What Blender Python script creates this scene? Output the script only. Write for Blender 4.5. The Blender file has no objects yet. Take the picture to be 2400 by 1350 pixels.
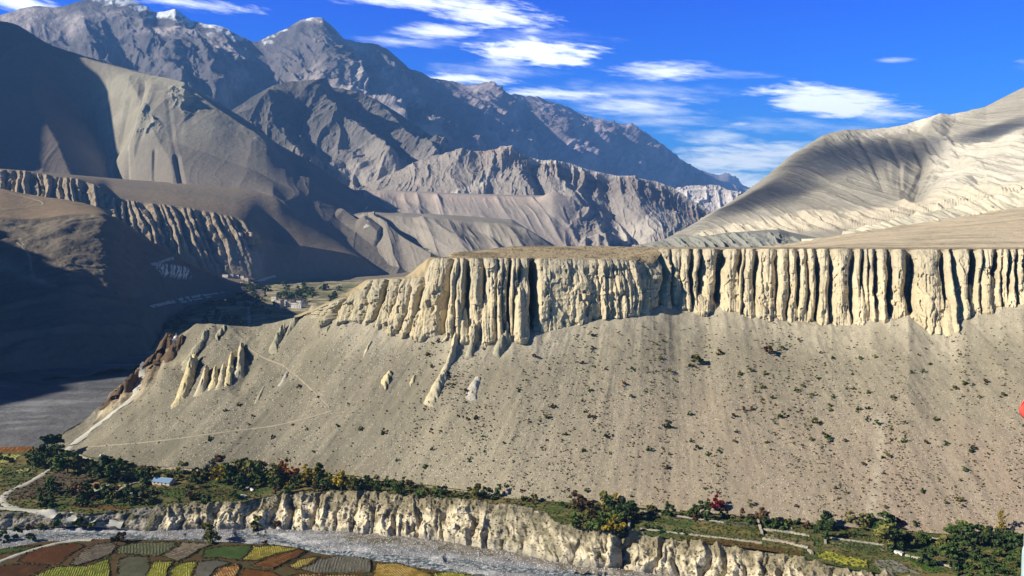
import bpy, math, random
import numpy as np
from mathutils import Vector
from mathutils.bvhtree import BVHTree

random.seed(7)
rng = np.random.default_rng(11)
sc = bpy.context.scene
COL = sc.collection

# ------------------------------------------------------------------ camera
F, HY, CX = 2000.0, 575.0, 1200.0          # focal length, horizon row, centre column in photo pixels
cam = bpy.data.cameras.new('camera')
cam.sensor_width = 36.0
cam.lens = 36.0 * F / 2400.0
cam.shift_y = -(675.0 - HY) / 2400.0
cam.clip_start = 0.5
cam.clip_end = 120000.0
camo = bpy.data.objects.new('camera', cam)
COL.objects.link(camo)
camo.location = (0, 0, 0)
camo.rotation_euler = (math.radians(90), 0, 0)
sc.camera = camo

# ------------------------------------------------------------------ sun, sky, exposure
SUN = Vector((-0.84, -0.25, 0.50)).normalized()      # towards the sun
SUN_EL = math.asin(SUN.z)
SUN_AZ = math.atan2(SUN.x, SUN.y)                      # from +Y towards +X
ld = bpy.data.lights.new('sun', 'SUN')
ld.energy = 5.0
ld.angle = math.radians(0.5)
ld.color = (1.0, 0.93, 0.78)
lo = bpy.data.objects.new('sun', ld)
COL.objects.link(lo)
lo.rotation_euler = SUN.to_track_quat('Z', 'Y').to_euler()
sc.view_settings.view_transform = 'Standard'
sc.view_settings.look = 'None'
sc.view_settings.gamma = 1.0
sc.view_settings.exposure = 0.82
sc.cycles.max_bounces = 4
sc.cycles.diffuse_bounces = 1
sc.cycles.volume_bounces = 0
sc.cycles.transparent_max_bounces = 12


def N(nt, typ, **kw):
    n = nt.nodes.new(typ)
    for k, v in kw.items():
        setattr(n, k, v)
    return n


def mth(nt, op, a, b=None, c=None, clamp=False):
    n = nt.nodes.new('ShaderNodeMath')
    n.operation = op
    n.use_clamp = clamp
    for i, v in enumerate((a, b, c)):
        if v is None:
            continue
        if isinstance(v, (int, float)):
            n.inputs[i].default_value = v
        else:
            nt.links.new(v, n.inputs[i])
    return n.outputs[0]


def build_world():
    w = bpy.data.worlds.new('World')
    sc.world = w
    w.use_nodes = True
    nt = w.node_tree
    nt.nodes.clear()
    L = nt.links
    out = N(nt, 'ShaderNodeOutputWorld')
    bg = N(nt, 'ShaderNodeBackground')
    L.new(bg.outputs[0], out.inputs[0])
    sky = N(nt, 'ShaderNodeTexSky')
    sky.sky_type = 'NISHITA'
    sky.sun_disc = False
    sky.sun_elevation = SUN_EL
    sky.sun_rotation = SUN_AZ
    sky.altitude = 3000
    sky.dust_density = 0.3
    sky.air_density = 1.0
    sky.ozone_density = 3.0
    tc = N(nt, 'ShaderNodeTexCoord')
    sep = N(nt, 'ShaderNodeSeparateXYZ')
    L.new(tc.outputs['Generated'], sep.inputs[0])
    x, y, z = sep.outputs
    az = mth(nt, 'ARCTAN2', x, y)
    el = mth(nt, 'ARCSINE', z)
    # deep, saturated high-altitude blue: tint the physical sky by elevation
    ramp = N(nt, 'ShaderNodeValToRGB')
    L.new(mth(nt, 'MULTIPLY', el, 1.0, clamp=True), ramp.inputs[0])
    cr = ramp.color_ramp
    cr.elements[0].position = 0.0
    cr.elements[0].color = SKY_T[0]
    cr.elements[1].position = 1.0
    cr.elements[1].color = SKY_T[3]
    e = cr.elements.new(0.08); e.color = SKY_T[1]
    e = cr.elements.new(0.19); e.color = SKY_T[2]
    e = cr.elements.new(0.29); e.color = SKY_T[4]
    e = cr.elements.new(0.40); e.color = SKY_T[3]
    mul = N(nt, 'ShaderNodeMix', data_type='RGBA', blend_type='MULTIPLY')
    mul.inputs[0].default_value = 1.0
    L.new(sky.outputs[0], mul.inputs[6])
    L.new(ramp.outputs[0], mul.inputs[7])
    # streaked clouds, placed by azimuth and elevation
    cv = N(nt, 'ShaderNodeCombineXYZ')
    L.new(mth(nt, 'MULTIPLY', az, 9.0), cv.inputs[0])
    L.new(mth(nt, 'ADD', mth(nt, 'MULTIPLY', el, 42.0), mth(nt, 'MULTIPLY', az, 3.0)), cv.inputs[1])
    n1 = N(nt, 'ShaderNodeTexNoise')
    n1.inputs['Scale'].default_value = 1.3
    n1.inputs['Detail'].default_value = 9.0
    n1.inputs['Roughness'].default_value = 0.62
    n1.inputs['Distortion'].default_value = 0.9
    L.new(cv.outputs[0], n1.inputs['Vector'])
    nz = mth(nt, 'SUBTRACT', n1.outputs[0], 0.5)
    cv2 = N(nt, 'ShaderNodeCombineXYZ')
    L.new(mth(nt, 'MULTIPLY', az, 30.0), cv2.inputs[0])
    L.new(mth(nt, 'ADD', mth(nt, 'MULTIPLY', el, 190.0), mth(nt, 'MULTIPLY', az, 24.0)), cv2.inputs[1])
    n2 = N(nt, 'ShaderNodeTexNoise')
    n2.inputs['Scale'].default_value = 1.0
    n2.inputs['Detail'].default_value = 6.0
    n2.inputs['Roughness'].default_value = 0.6
    L.new(cv2.outputs[0], n2.inputs['Vector'])
    nz2 = mth(nt, 'SUBTRACT', n2.outputs[0], 0.5)
    nsum = mth(nt, 'ADD', mth(nt, 'MULTIPLY', nz, 2.6), mth(nt, 'MULTIPLY', nz2, 2.0))
    # (px, py, half width, half height, tilt, density, hardness)
    clouds = [
        (1010, 8, 230, 20, .05, .9), (1150, 32, 150, 30, .10, 1.1), (900, 2, 150, 12, .0, .7), (1030, 76, 110, 20, .02, .75),
        (1242, 73, 42, 9, .02, .6), (1270, 122, 165, 31, .03, 1.35), (1190, 148, 80, 20, .0, .55),
        (1560, 168, 135, 23, .04, .75), (1100, 186, 120, 14, .03, .95), (1310, 220, 150, 15, .05, .85),
        (1480, 248, 180, 30, .04, .6), (1560, 262, 110, 14, .02, .5), (1940, 240, 195, 38, .16, 1.3), (2060, 268, 140, 22, .1, .7),
        (2095, 141, 55, 8, .08, .42), (1735, 290, 32, 7, .0, .5), (1870, 282, 70, 9, .08, .35),
        (1670, 325, 85, 24, .05, .6), (1740, 372, 200, 42, .0, .95), (1860, 360, 120, 24, .0, .75), (1690, 420, 150, 34, .0, .8),
        (1790, 430, 170, 30, .0, .75),
        (60, 8, 110, 26, .12, .9), (430, 6, 170, 16, .02, .8), (-200, 60, 160, 40, .1, .8), (2600, 150, 200, 30, .1, .8),
        (950, 100, 120, 12, .03, .45), (1500, 215, 260, 26, .05, .38), (1900, 300, 260, 24, .1, .38), (1560, 285, 160, 18, .03, .42), (1150, 165, 160, 20, .02, .4), (1700, 175, 150, 12, .04, .35), (1240, 95, 200, 30, .02, .3),
        (1600, 232, 40, 8, .0, .35), (1560, 308, 45, 8, .0, .35),
    ]
    tot = None
    for (px, py, hw, hh, tilt, den) in clouds:
        dx, dz = (px - CX) / F, (HY - py) / F
        a0 = math.atan2(dx, 1.0)
        e0 = math.atan2(dz, math.hypot(dx, 1.0))
        k = 1.0 / (1 + dx * dx)
        ha, he = hw / F * k, hh / F * math.sqrt(k)
        da = mth(nt, 'SUBTRACT', az, a0)
        u = mth(nt, 'MULTIPLY', da, 1.0 / ha)
        v = mth(nt, 'MULTIPLY', mth(nt, 'MULTIPLY_ADD', da, tilt, mth(nt, 'SUBTRACT', el, e0)), 1.0 / he)
        r2 = mth(nt, 'ADD', mth(nt, 'MULTIPLY', u, u), mth(nt, 'MULTIPLY', v, v))
        m = mth(nt, 'SUBTRACT', 1.15, mth(nt, 'POWER', r2, 0.6))
        m = mth(nt, 'MULTIPLY', mth(nt, 'ADD', m, mth(nt, 'MULTIPLY', nsum, 0.8)), den * 0.95, clamp=True)
        tot = m if tot is None else mth(nt, 'MAXIMUM', tot, m)
    # thin veil towards the horizon
    sm = N(nt, 'ShaderNodeMapRange', interpolation_type='SMOOTHSTEP')
    L.new(tot, sm.inputs[0])
    mix = N(nt, 'ShaderNodeMix', data_type='RGBA')
    L.new(sm.outputs[0], mix.inputs[0])
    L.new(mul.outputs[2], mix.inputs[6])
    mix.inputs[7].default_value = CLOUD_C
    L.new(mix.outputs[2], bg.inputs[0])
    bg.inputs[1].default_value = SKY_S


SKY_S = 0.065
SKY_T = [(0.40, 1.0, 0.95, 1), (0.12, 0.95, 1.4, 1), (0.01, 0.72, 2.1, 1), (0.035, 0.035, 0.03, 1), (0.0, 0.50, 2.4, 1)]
CLOUD_C = (14.0, 14.8, 14.6, 1)
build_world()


# ------------------------------------------------------------------ noise
def _h(ix, iy, iz, seed):
    h = (ix.astype(np.uint32) * np.uint32(374761393) + iy.astype(np.uint32) * np.uint32(668265263)
         + iz.astype(np.uint32) * np.uint32(2246822519) + np.uint32((seed * 3266489917) & 0xffffffff))
    h ^= h >> np.uint32(13)
    h *= np.uint32(1274126177)
    h ^= h >> np.uint32(16)
    return (h & np.uint32(0xffff)).astype(np.float32) / 32767.5 - 1.0


def vnoise(x, y, z=0.0, seed=0):
    """smooth value noise in -1..1"""
    x = np.asarray(x, np.float32); y = np.asarray(y, np.float32)
    z = np.broadcast_to(np.asarray(z, np.float32), x.shape)
    ix = np.floor(x).astype(np.int64); iy = np.floor(y).astype(np.int64); iz = np.floor(z).astype(np.int64)
    fx = x - ix; fy = y - iy; fz = z - iz
    fx = fx * fx * fx * (fx * (fx * 6 - 15) + 10)
    fy = fy * fy * fy * (fy * (fy * 6 - 15) + 10)
    fz = fz * fz * fz * (fz * (fz * 6 - 15) + 10)
    r = 0
    zs = (0, 1) if np.any(fz > 0) else (0,)
    for dz in zs:
        wz = fz if dz else 1 - fz
        a = _h(ix, iy, iz + dz, seed); b = _h(ix + 1, iy, iz + dz, seed)
        c = _h(ix, iy + 1, iz + dz, seed); d = _h(ix + 1, iy + 1, iz + dz, seed)
        r = r + wz * ((a * (1 - fx) + b * fx) * (1 - fy) + (c * (1 - fx) + d * fx) * fy)
    return r


def fbm(x, y, z=0.0, o=5, seed=0, gain=0.5, lac=2.03):
    r = 0; a = 1.0; t = 0
    x = np.asarray(x, np.float32); y = np.asarray(y, np.float32); z = np.asarray(z, np.float32)
    for i in range(o):
        r = r + a * vnoise(x, y, z, seed + i * 17)
        t += a; a *= gain
        x = x * lac + 11.3; y = y * lac + 5.7; z = z * lac
    return r / t


def ridged(x, y, z=0.0, o=5, seed=0, gain=0.5, lac=2.07):
    """0..1, sharp crests at 1"""
    r = 0; a = 1.0; t = 0; w = 1.0
    x = np.asarray(x, np.float32); y = np.asarray(y, np.float32); z = np.asarray(z, np.float32)
    for i in range(o):
        n = 1 - np.abs(vnoise(x, y, z, seed + i * 31)) * 1.6
        n = np.clip(n, 0, 1) ** 2
        r = r + a * n * w
        t += a
        w = np.clip(n * 1.6, 0, 1)
        a *= gain
        x = x * lac + 3.3; y = y * lac + 9.1; z = z * lac
    return r / t


def sstep(a, b, x):
    t = np.clip((x - a) / (b - a), 0, 1)
    return t * t * (3 - 2 * t)


def W(px, py, d):
    return Vector(((px - CX) / F * d, d, -(py - HY) / F * d))


def crv(pts, px, smooth=0):
    """(px, py, d) control points -> rows and depths at each px; d may be left out and is then interpolated"""
    pts = sorted(pts, key=lambda p: p[0])
    xs = np.array([p[0] for p in pts], float); ys = np.array([p[1] for p in pts], float)
    dp = [(p[0], p[2]) for p in pts if len(p) > 2]
    d = np.interp(px, [a for a, b in dp], [b for a, b in dp])
    y = np.interp(px, xs, ys)
    if smooth:
        k = int(smooth)
        ker = np.hanning(2 * k + 3)[1:-1]; ker /= ker.sum()
        pad = lambda a: np.pad(a, k, mode='edge')
        y = np.convolve(pad(y), ker, 'valid'); d = np.convolve(pad(d), ker, 'valid')
    return y, d


class Sheet:
    """a lofted terrain sheet between curves (near/lower first); keeps photo-space coordinates of its undisplaced grid for placing features"""
    def __init__(self, px0, px1, nu, curves, nvs, smooth=0, ease=None, close=False):
        self.px = np.linspace(px0, px1, nu)
        P = []; V = []
        C = []
        for c in curves:
            y, d = crv(c, self.px, smooth)
            C.append(np.stack([(self.px - CX) / F * d, d, -(y - HY) / F * d], -1))
        for i in range(len(C) - 1):
            n = nvs[i]
            t = np.linspace(0, 1, n, endpoint=(i == len(C) - 2))
            for tt in t:
                e = tt if not ease or not ease[i] else ease[i](tt)
                P.append(C[i] * (1 - e) + C[i + 1] * e); V.append(i + tt)
        self.P = np.array(P)                    # nv, nu, 3
        self.v = np.array(V)[:, None] * np.ones(nu)[None]
        self.u = np.ones(len(V))[:, None] * self.px[None]
        self.refresh()
        self.U0, self.R0 = self.U.copy(), self.R.copy()

    def refresh(self):
        P = self.P
        self.U = P[..., 0] / P[..., 1] * F + CX
        self.R = HY - P[..., 2] / P[..., 1] * F

    def normals(self):
        P = self.P
        a = np.gradient(P, axis=1); b = np.gradient(P, axis=0)
        n = np.cross(a, b)
        n /= np.linalg.norm(n, axis=-1, keepdims=True) + 1e-9
        flip = (n * P).sum(-1) > 0             # towards the camera side
        n[flip] *= -1
        return n

    def blurn(self, k):
        n = self.normals()
        ker = np.hanning(2 * k + 3)[1:-1]; ker /= ker.sum()
        for ax in (0, 1):
            pad = [(0, 0)] * 3; pad[ax] = (k, k)
            q = np.pad(n, pad, mode='edge')
            r = 0
            for i, w in enumerate(ker):
                sl = [slice(None)] * 3; sl[ax] = slice(i, i + n.shape[ax])
                r = r + w * q[tuple(sl)]
            n = r
        return n / (np.linalg.norm(n, axis=-1, keepdims=True) + 1e-9)

    def disp(self, amt, n=None):
        if n is None:
            n = self.normals()
        self.P = self.P + n * amt[..., None]

    def line(self, pts, width, h, power=1.0, asym=0.0):
        """height of a ridge (h>0) or groove (h<0) following a polyline (px,py) of the photo; width in photo px"""
        best = np.full(self.U0.shape, 1e9)
        side = np.zeros(self.U0.shape)
        for (a, b) in zip(pts[:-1], pts[1:]):
            ax, ay = a; bx, by = b
            dx, dy = bx - ax, by - ay
            L2 = dx * dx + dy * dy + 1e-9
            t = np.clip(((self.U0 - ax) * dx + (self.R0 - ay) * dy) / L2, 0, 1)
            ex = self.U0 - (ax + t * dx); ey = self.R0 - (ay + t * dy)
            d = np.hypot(ex, ey)
            m = d < best
            best = np.where(m, d, best)
            side = np.where(m, np.sign(ex), side)
        w = width * np.where(side > 0, 1 - asym, 1 + asym)
        return h * np.clip(1 - best / w, 0, 1) ** power

    def mesh(self, name, mat, col=None, kind='structure', fac=None, keep=None):
        nv, nu, _ = self.P.shape
        me = bpy.data.meshes.new(name)
        co = self.P.reshape(-1, 3).astype(np.float32)
        idx = np.arange(nv * nu).reshape(nv, nu)
        q = np.stack([idx[:-1, :-1], idx[:-1, 1:], idx[1:, 1:], idx[1:, :-1]], -1).reshape(-1, 4)
        if keep is not None:
            q = q[keep[:-1, :-1].reshape(-1)]
        nq = len(q)
        me.vertices.add(len(co)); me.vertices.foreach_set('co', co.ravel())
        me.loops.add(nq * 4); me.loops.foreach_set('vertex_index', q.ravel().astype(np.int32))
        me.polygons.add(nq)
        me.polygons.foreach_set('loop_start', np.arange(0, nq * 4, 4, dtype=np.int32))
        me.polygons.foreach_set('loop_total', np.full(nq, 4, np.int32))
        me.polygons.foreach_set('use_smooth', np.ones(nq, bool))
        me.update(calc_edges=True)
        if col is not None:
            c = np.ones((nv * nu, 4), np.float32)
            c[:, :3] = col.reshape(-1, 3)
            at = me.color_attributes.new('Col', 'FLOAT_COLOR', 'POINT')
            at.data.foreach_set('color', c.ravel())
        me.materials.append(mat)
        o = bpy.data.objects.new(name, me)
        COL.objects.link(o)
        if kind:
            o['kind'] = kind
        return o

    def bvh(self, su=1, sv=1):
        P = self.P[::sv, ::su]
        nv, nu, _ = P.shape
        idx = np.arange(nv * nu).reshape(nv, nu)
        q = np.stack([idx[:-1, :-1], idx[:-1, 1:], idx[1:, 1:], idx[1:, :-1]], -1).reshape(-1, 4)
        return BVHTree.FromPolygons(P.reshape(-1, 3).tolist(), q.tolist())


def cm(a, b, t):
    a = np.array(a); b = np.array(b)
    return a * (1 - t[..., None]) + b * t[..., None]


def cmx(c, b, t):
    return c * (1 - t[..., None]) + np.array(b) * t[..., None]


# ------------------------------------------------------------------ materials
def terrain_mat(name, s1=0.05, a1=0.35, s2=0.6, a2=0.25, bump=0.6, bscale=0.5, bdist=1.0, speck=None, stretch=None, rough=0.95):
    m = bpy.data.materials.new(name)
    m.use_nodes = True
    nt = m.node_tree; L = nt.links
    b = nt.nodes['Principled BSDF']
    b.inputs['Roughness'].default_value = rough
    b.inputs['Specular IOR Level'].default_value = 0.1
    at = N(nt, 'ShaderNodeAttribute'); at.attribute_name = 'Col'
    geo = N(nt, 'ShaderNodeNewGeometry')
    vec = geo.outputs['Position']
    if stretch:
        mp = N(nt, 'ShaderNodeVectorMath', operation='MULTIPLY')
        mp.inputs[1].default_value = stretch
        L.new(vec, mp.inputs[0]); vec = mp.outputs[0]
    col = at.outputs['Color']
    for sc_, am in ((s1, a1), (s2, a2)):
        t = N(nt, 'ShaderNodeTexNoise')
        t.inputs['Scale'].default_value = sc_
        t.inputs['Detail'].default_value = 6
        t.inputs['Roughness'].default_value = 0.6
        L.new(vec, t.inputs['Vector'])
        f = mth(nt, 'MULTIPLY_ADD', mth(nt, 'SUBTRACT', t.outputs[0], 0.5), 2.4 * am, 1.0)
        mx = N(nt, 'ShaderNodeVectorMath', operation='SCALE')
        L.new(col, mx.inputs[0]); L.new(f, mx.inputs['Scale'])
        col = mx.outputs[0]
    if speck:
        # scattered pale stones: (cell scale, threshold, colour)
        for (s, th, sc_col) in speck:
            v = N(nt, 'ShaderNodeTexVoronoi')
            v.inputs['Scale'].default_value = s
            L.new(geo.outputs['Position'], v.inputs['Vector'])
            sp = N(nt, 'ShaderNodeSeparateColor')
            L.new(v.outputs['Color'], sp.inputs[0])
            big = N(nt, 'ShaderNodeTexNoise'); big.inputs['Scale'].default_value = 0.02; big.inputs['Detail'].default_value = 4
            L.new(vec, big.inputs['Vector'])
            thr = mth(nt, 'SUBTRACT', th, mth(nt, 'MULTIPLY', mth(nt, 'SUBTRACT', big.outputs[0], 0.5), 0.9))
            msk = mth(nt, 'MULTIPLY', mth(nt, 'GREATER_THAN', sp.outputs[0], thr), mth(nt, 'LESS_THAN', v.outputs['Distance'], 0.33))
            mx = N(nt, 'ShaderNodeMix', data_type='RGBA')
            L.new(msk, mx.inputs[0]); L.new(col, mx.inputs[6]); mx.inputs[7].default_value = (*sc_col, 1)
            col = mx.outputs[2]
    L.new(col, b.inputs['Base Color'])
    if bump:
        t = N(nt, 'ShaderNodeTexNoise')
        t.inputs['Scale'].default_value = bscale
        t.inputs['Detail'].default_value = 8
        t.inputs['Roughness'].default_value = 0.65
        L.new(vec, t.inputs['Vector'])
        bp = N(nt, 'ShaderNodeBump')
        bp.inputs['Strength'].default_value = bump
        bp.inputs['Distance'].default_value = bdist
        L.new(t.outputs[0], bp.inputs['Height'])
        L.new(bp.outputs[0], b.inputs['Normal'])
    return m


def plain_mat(name, col, rough=0.8, var=0.25, scale=2.0, bump=0.0, spec=0.2, metal=0.0, objvar=0.0, sss=False):
    m = bpy.data.materials.new(name)
    m.use_nodes = True
    nt = m.node_tree; L = nt.links
    b = nt.nodes['Principled BSDF']
    b.inputs['Roughness'].default_value = rough
    b.inputs['Specular IOR Level'].default_value = spec
    b.inputs['Metallic'].default_value = metal
    tc = N(nt, 'ShaderNodeTexCoord')
    t = N(nt, 'ShaderNodeTexNoise'); t.inputs['Scale'].default_value = scale; t.inputs['Detail'].default_value = 5
    L.new(tc.outputs['Object'], t.inputs['Vector'])
    f = mth(nt, 'MULTIPLY_ADD', mth(nt, 'SUBTRACT', t.outputs[0], 0.5), 2.4 * var, 1.0)
    if objvar:
        oi = N(nt, 'ShaderNodeObjectInfo')
        f = mth(nt, 'MULTIPLY', f, mth(nt, 'MULTIPLY_ADD', mth(nt, 'SUBTRACT', oi.outputs['Random'], 0.5), 2 * objvar, 1.0))
    mx = N(nt, 'ShaderNodeVectorMath', operation='SCALE')
    mx.inputs[0].default_value = col
    L.new(f, mx.inputs['Scale'])
    L.new(mx.outputs[0], b.inputs['Base Color'])
    if bump:
        bp = N(nt, 'ShaderNodeBump'); bp.inputs['Strength'].default_value = bump
        L.new(t.outputs[0], bp.inputs['Height']); L.new(bp.outputs[0], b.inputs['Normal'])
    return m


def setp(o, label=None, cat=None, group=None, kind=None):
    for k, v in (('label', label), ('category', cat), ('group', group), ('kind', kind)):
        if v is not None:
            o[k] = v
    return o

# ================================================================== THE FAR LAND
HAZE = 3.5e-5
M_far = terrain_mat('far_rock', 0.0012, 0.25, 0.008, 0.25, bump=1.0, bscale=0.006, bdist=60)
M_hill = terrain_mat('dry_hill', 0.004, 0.15, 0.05, 0.18, bump=0.7, bscale=0.03, bdist=8)
M_bad = terrain_mat('badland', 0.003, 0.2, 0.03, 0.25, bump=0.9, bscale=0.02, bdist=15)

# ground under everything, out to the horizon
gs = Sheet(-3000, 5400, 60, [[(0, 60000, 30)], [(0, 2075, 300)], [(0, 700, 4000)], [(0, 583, 60000)]], [6, 20, 12])
gs.P[..., 2] = -238
xs = np.linspace(-60000, 60000, 60)
for i in range(gs.P.shape[0]):
    gs.P[i, :, 0] = xs
gs.P[..., 1] = np.concatenate([np.linspace(-2000, 60000, gs.P.shape[0])])[:, None]
gs.mesh('ground', M_hill, np.zeros(gs.P.shape) + (0.25, 0.22, 0.18))

# very distant faint range
s = Sheet(1450, 1850, 160, [[(1450, 500, 25000)], [(1450, 400, 27000), (1600, 398), (1650, 395), (1690, 405), (1730, 420), (1770, 440), (1850, 470)]], [40])
s.disp((ridged(s.P[..., 0] / 900, s.P[..., 2] / 600, o=5, seed=3) - .4) * 350 * sstep(0, .15, 1 - s.v * .9))
s.mesh('far_mountain', M_far, np.zeros(s.P.shape) + (.24, .2, .18))

# main massif, running away to the right
sky_ = [(-500, 30, 9000), (-200, 60), (0, 36), (45, 22), (80, 15), (130, 17), (150, 16), (185, 3), (230, -6), (300, -2), (345, 14), (360, 28), (385, 26), (410, 20), (450, 50), (480, 55),
        (500, 56), (520, 62), (545, 75), (560, 85), (590, 98), (606, 97), (630, 84), (670, 68), (705, 48), (735, 41), (755, 42), (768, 52),
        (785, 68), (806, 92, 11000), (830, 97), (870, 102), (905, 112), (930, 135), (958, 160), (985, 168), (1010, 184), (1040, 186), (1070, 192), (1095, 200, 13500),
        (1130, 199), (1160, 210), (1200, 222), (1225, 224), (1262, 226), (1290, 238), (1330, 248), (1350, 262), (1390, 276), (1420, 282), (1450, 290),
        (1475, 290, 17500), (1510, 308), (1540, 330), (1565, 347), (1600, 375), (1640, 398), (1680, 420), (1740, 440, 21000), (1800, 460), (2000, 480)]
s = Sheet(-500, 1850, 1150, [
    [(-500, 640, 6500), (800, 600, 7000), (1100, 560, 8500), (1500, 560, 12500), (1850, 560, 17000)],
    [(-500, 320, 7600), (0, 300), (500, 300, 8000), (750, 290, 8800), (1000, 300, 10300), (1200, 335, 12300), (1500, 400, 15500), (1700, 460, 18500), (1850, 500, 20000)],
    sky_,
    [(-500, 200, 11500), (800, 200, 13500), (1500, 400, 20000), (1850, 520, 23000)]], [110, 240, 30], smooth=1)
X, Y, Z = s.P[..., 0], s.P[..., 1], s.P[..., 2]
nb = s.blurn(14)
damp = np.minimum(sstep(2.0, 1.5, s.v) * .965 + .035, 1) * np.where(s.v > 2, .3, 1)
q = X * .85 + Y * .5                      # along-range coordinate
wx = fbm(X / 1400, Z / 1400, Y / 2500, o=3, seed=50)
r1 = ridged(q / 1500 + wx * .55 + Z / 2400, Z / 2800 + wx * .4, Y / 5000, o=7, seed=5, gain=.56)
r2 = ridged(q / 420 + wx * .9 + Z / 500, Z / 900, Y / 1500, o=5, seed=15, gain=.6)
scale = Y / 9500
big = 0
big = big + s.line([(735, 41), (690, 110), (640, 190), (610, 240)], 55, 0, 1)
big = big + s.line([(762, 45), (790, 110), (800, 180), (830, 240), (900, 330), (940, 420)], 70, 520, 1.0, .2)
big = big + s.line([(606, 97), (628, 150), (600, 230), (560, 260)], 70, -520, 1.1)
big = big + s.line([(500, 56), (560, 130), (620, 170)], 45, 330, 1)
big = big + s.line([(300, 0), (350, 90), (420, 190), (450, 260)], 60, 320, 1)
big = big + s.line([(185, 3), (210, 80), (290, 180)], 50, 300, 1)
big = big + s.line([(410, 20), (450, 100), (520, 200)], 40, 260, 1)
big = big + s.line([(900, 112), (930, 200), (1010, 300), (1100, 370)], 55, 380, 1)
big = big + s.line([(1100, 200), (1150, 270), (1250, 370)], 50, 420, 1)
big = big + s.line([(1260, 226), (1310, 300), (1400, 390)], 50, 450, 1)
big = big + s.line([(1350, 262), (1440, 330), (1560, 420)], 40, 380, 1)
big = big + s.line([(1000, 180), (1050, 280), (1140, 370)], 40, -320, 1)
big = big + s.line([(1200, 222), (1230, 290), (1310, 380)], 40, -320, 1)
s.disp(damp * scale * ((r1 - .42) * 470 + (r2 - .4) * 190 + (ridged(q / 130 + wx, Z / 190, Y / 500, o=5, seed=19, gain=.6) - .4) * 95 + big * .7), nb)
s.P[..., 2] += scale * 16 * fbm(q / 130, Y / 300, o=4, seed=77) * sstep(1.5, 2, s.v)
nn = s.normals()
X, Y, Z = s.P[..., 0], s.P[..., 1], s.P[..., 2]
c = np.zeros(s.P.shape) + (.13, .12, .12)
c = cmx(c, (.50, .43, .40), sstep(.1, .6, fbm(X / 900, Z / 500, Y / 900, o=5, seed=4) + .2) * .8)
c = cmx(c, (.50, .40, .44), sstep(900, 1300, s.U0) * .7)
c = cmx(c, (.06, .06, .065), sstep(.05, .35, fbm(X / 400, Z / 700, Y / 900, o=5, seed=8)) * .6)
s.refresh()
snowline = np.interp(s.U, [-500, 0, 180, 300, 400, 520, 580, 650, 700, 770, 800, 2000], [-60, -60, 0, 34, 62, 92, 118, 100, 70, 58, -60, -60])
snow = sstep(8, -8, s.R - snowline + 20 + 26 * fbm(s.U / 16, s.R / 10, o=4, seed=9)) * sstep(.12, .32, nn[..., 2] * .8 - nn[..., 0] * .3 + .25)
c = cmx(c, (.85, .88, .92), snow)
s.mesh('mountain', M_far, c)

# dark shoulder standing in front of the massif
s = Sheet(520, 1330, 620, [
    [(520, 560, 5900), (1330, 600, 6400)],
    [(520, 400, 6300), (800, 400), (1330, 460, 7200)],
    [(520, 275, 7200), (560, 250), (600, 222), (640, 200), (690, 190), (735, 186), (780, 205), (830, 212), (880, 232), (930, 262), (960, 285), (1000, 310), (1060, 352), (1120, 375), (1200, 400), (1330, 450, 8000)],
    [(520, 380, 8300), (1330, 520, 9200)]], [90, 200, 14], smooth=3)
X, Y, Z = s.P[..., 0], s.P[..., 1], s.P[..., 2]
nb = s.blurn(10)
damp = sstep(2.0, 1.7, s.v) * .85 + .15
wx = fbm(X / 900, Z / 900, o=3, seed=150)
r1 = ridged(X / 900 + wx * .6 - Z / 1800, Z / 1500, o=6, seed=25, gain=.55)
fan = sstep(330, 430, s.R0)               # smooth fans towards the foot
big = s.line([(735, 186), (760, 260), (850, 330), (900, 400)], 60, 260) + s.line([(880, 232), (950, 330), (1010, 400)], 40, 200) \
    + s.line([(640, 200), (640, 300), (700, 380)], 60, 180) + s.line([(800, 300), (860, 380), (900, 440)], 25, -60) + s.line([(1000, 310), (1040, 370), (1060, 420)], 30, 120)
s.disp(damp * ((r1 - .4) * 300 * (1 - .72 * fan) + (ridged(X / 120 + wx, Z / 170, o=5, seed=29) - .4) * 55 + big + 14 * fbm(X / 60, Z / 60, o=4, seed=3)), nb)
s.P[..., 2] += 9 * fbm(X / 60, Y / 100, o=4, seed=78) * sstep(1.5, 2, s.v)
c = np.zeros(s.P.shape) + (.13, .12, .11)
c = cmx(c, (.36, .32, .28), np.clip(fan * .8 + .5 * fbm(X / 300, Z / 200, o=5, seed=4), 0, 1))
c = cmx(c, (.075, .08, .08), sstep(.12, .3, fbm(X / 200, Z / 160, o=5, seed=8)) * .55 * (1 - fan * .7))
s.mesh('mountain_shoulder', M_far, c)

# white towers far up the valley
s = Sheet(1560, 1820, 200, [
    [(1560, 560, 8600)], [(1560, 470, 8800), (1820, 490)],
    [(1560, 450, 9000), (1595, 440), (1640, 437), (1680, 436), (1710, 446), (1750, 455), (1820, 470)], [(1560, 480, 9600)]], [20, 60, 8])
X, Z = s.P[..., 0], s.P[..., 2]
s.disp((ridged(X / 110, Z / 130, o=7, seed=61, gain=.62) - .3) * 60 + 30 * ridged(X / 300, Z / 500, o=3, seed=3))
c = np.zeros(s.P.shape) + (.55, .5, .47)
s.mesh('distant_cliff', M_bad, c)

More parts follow.
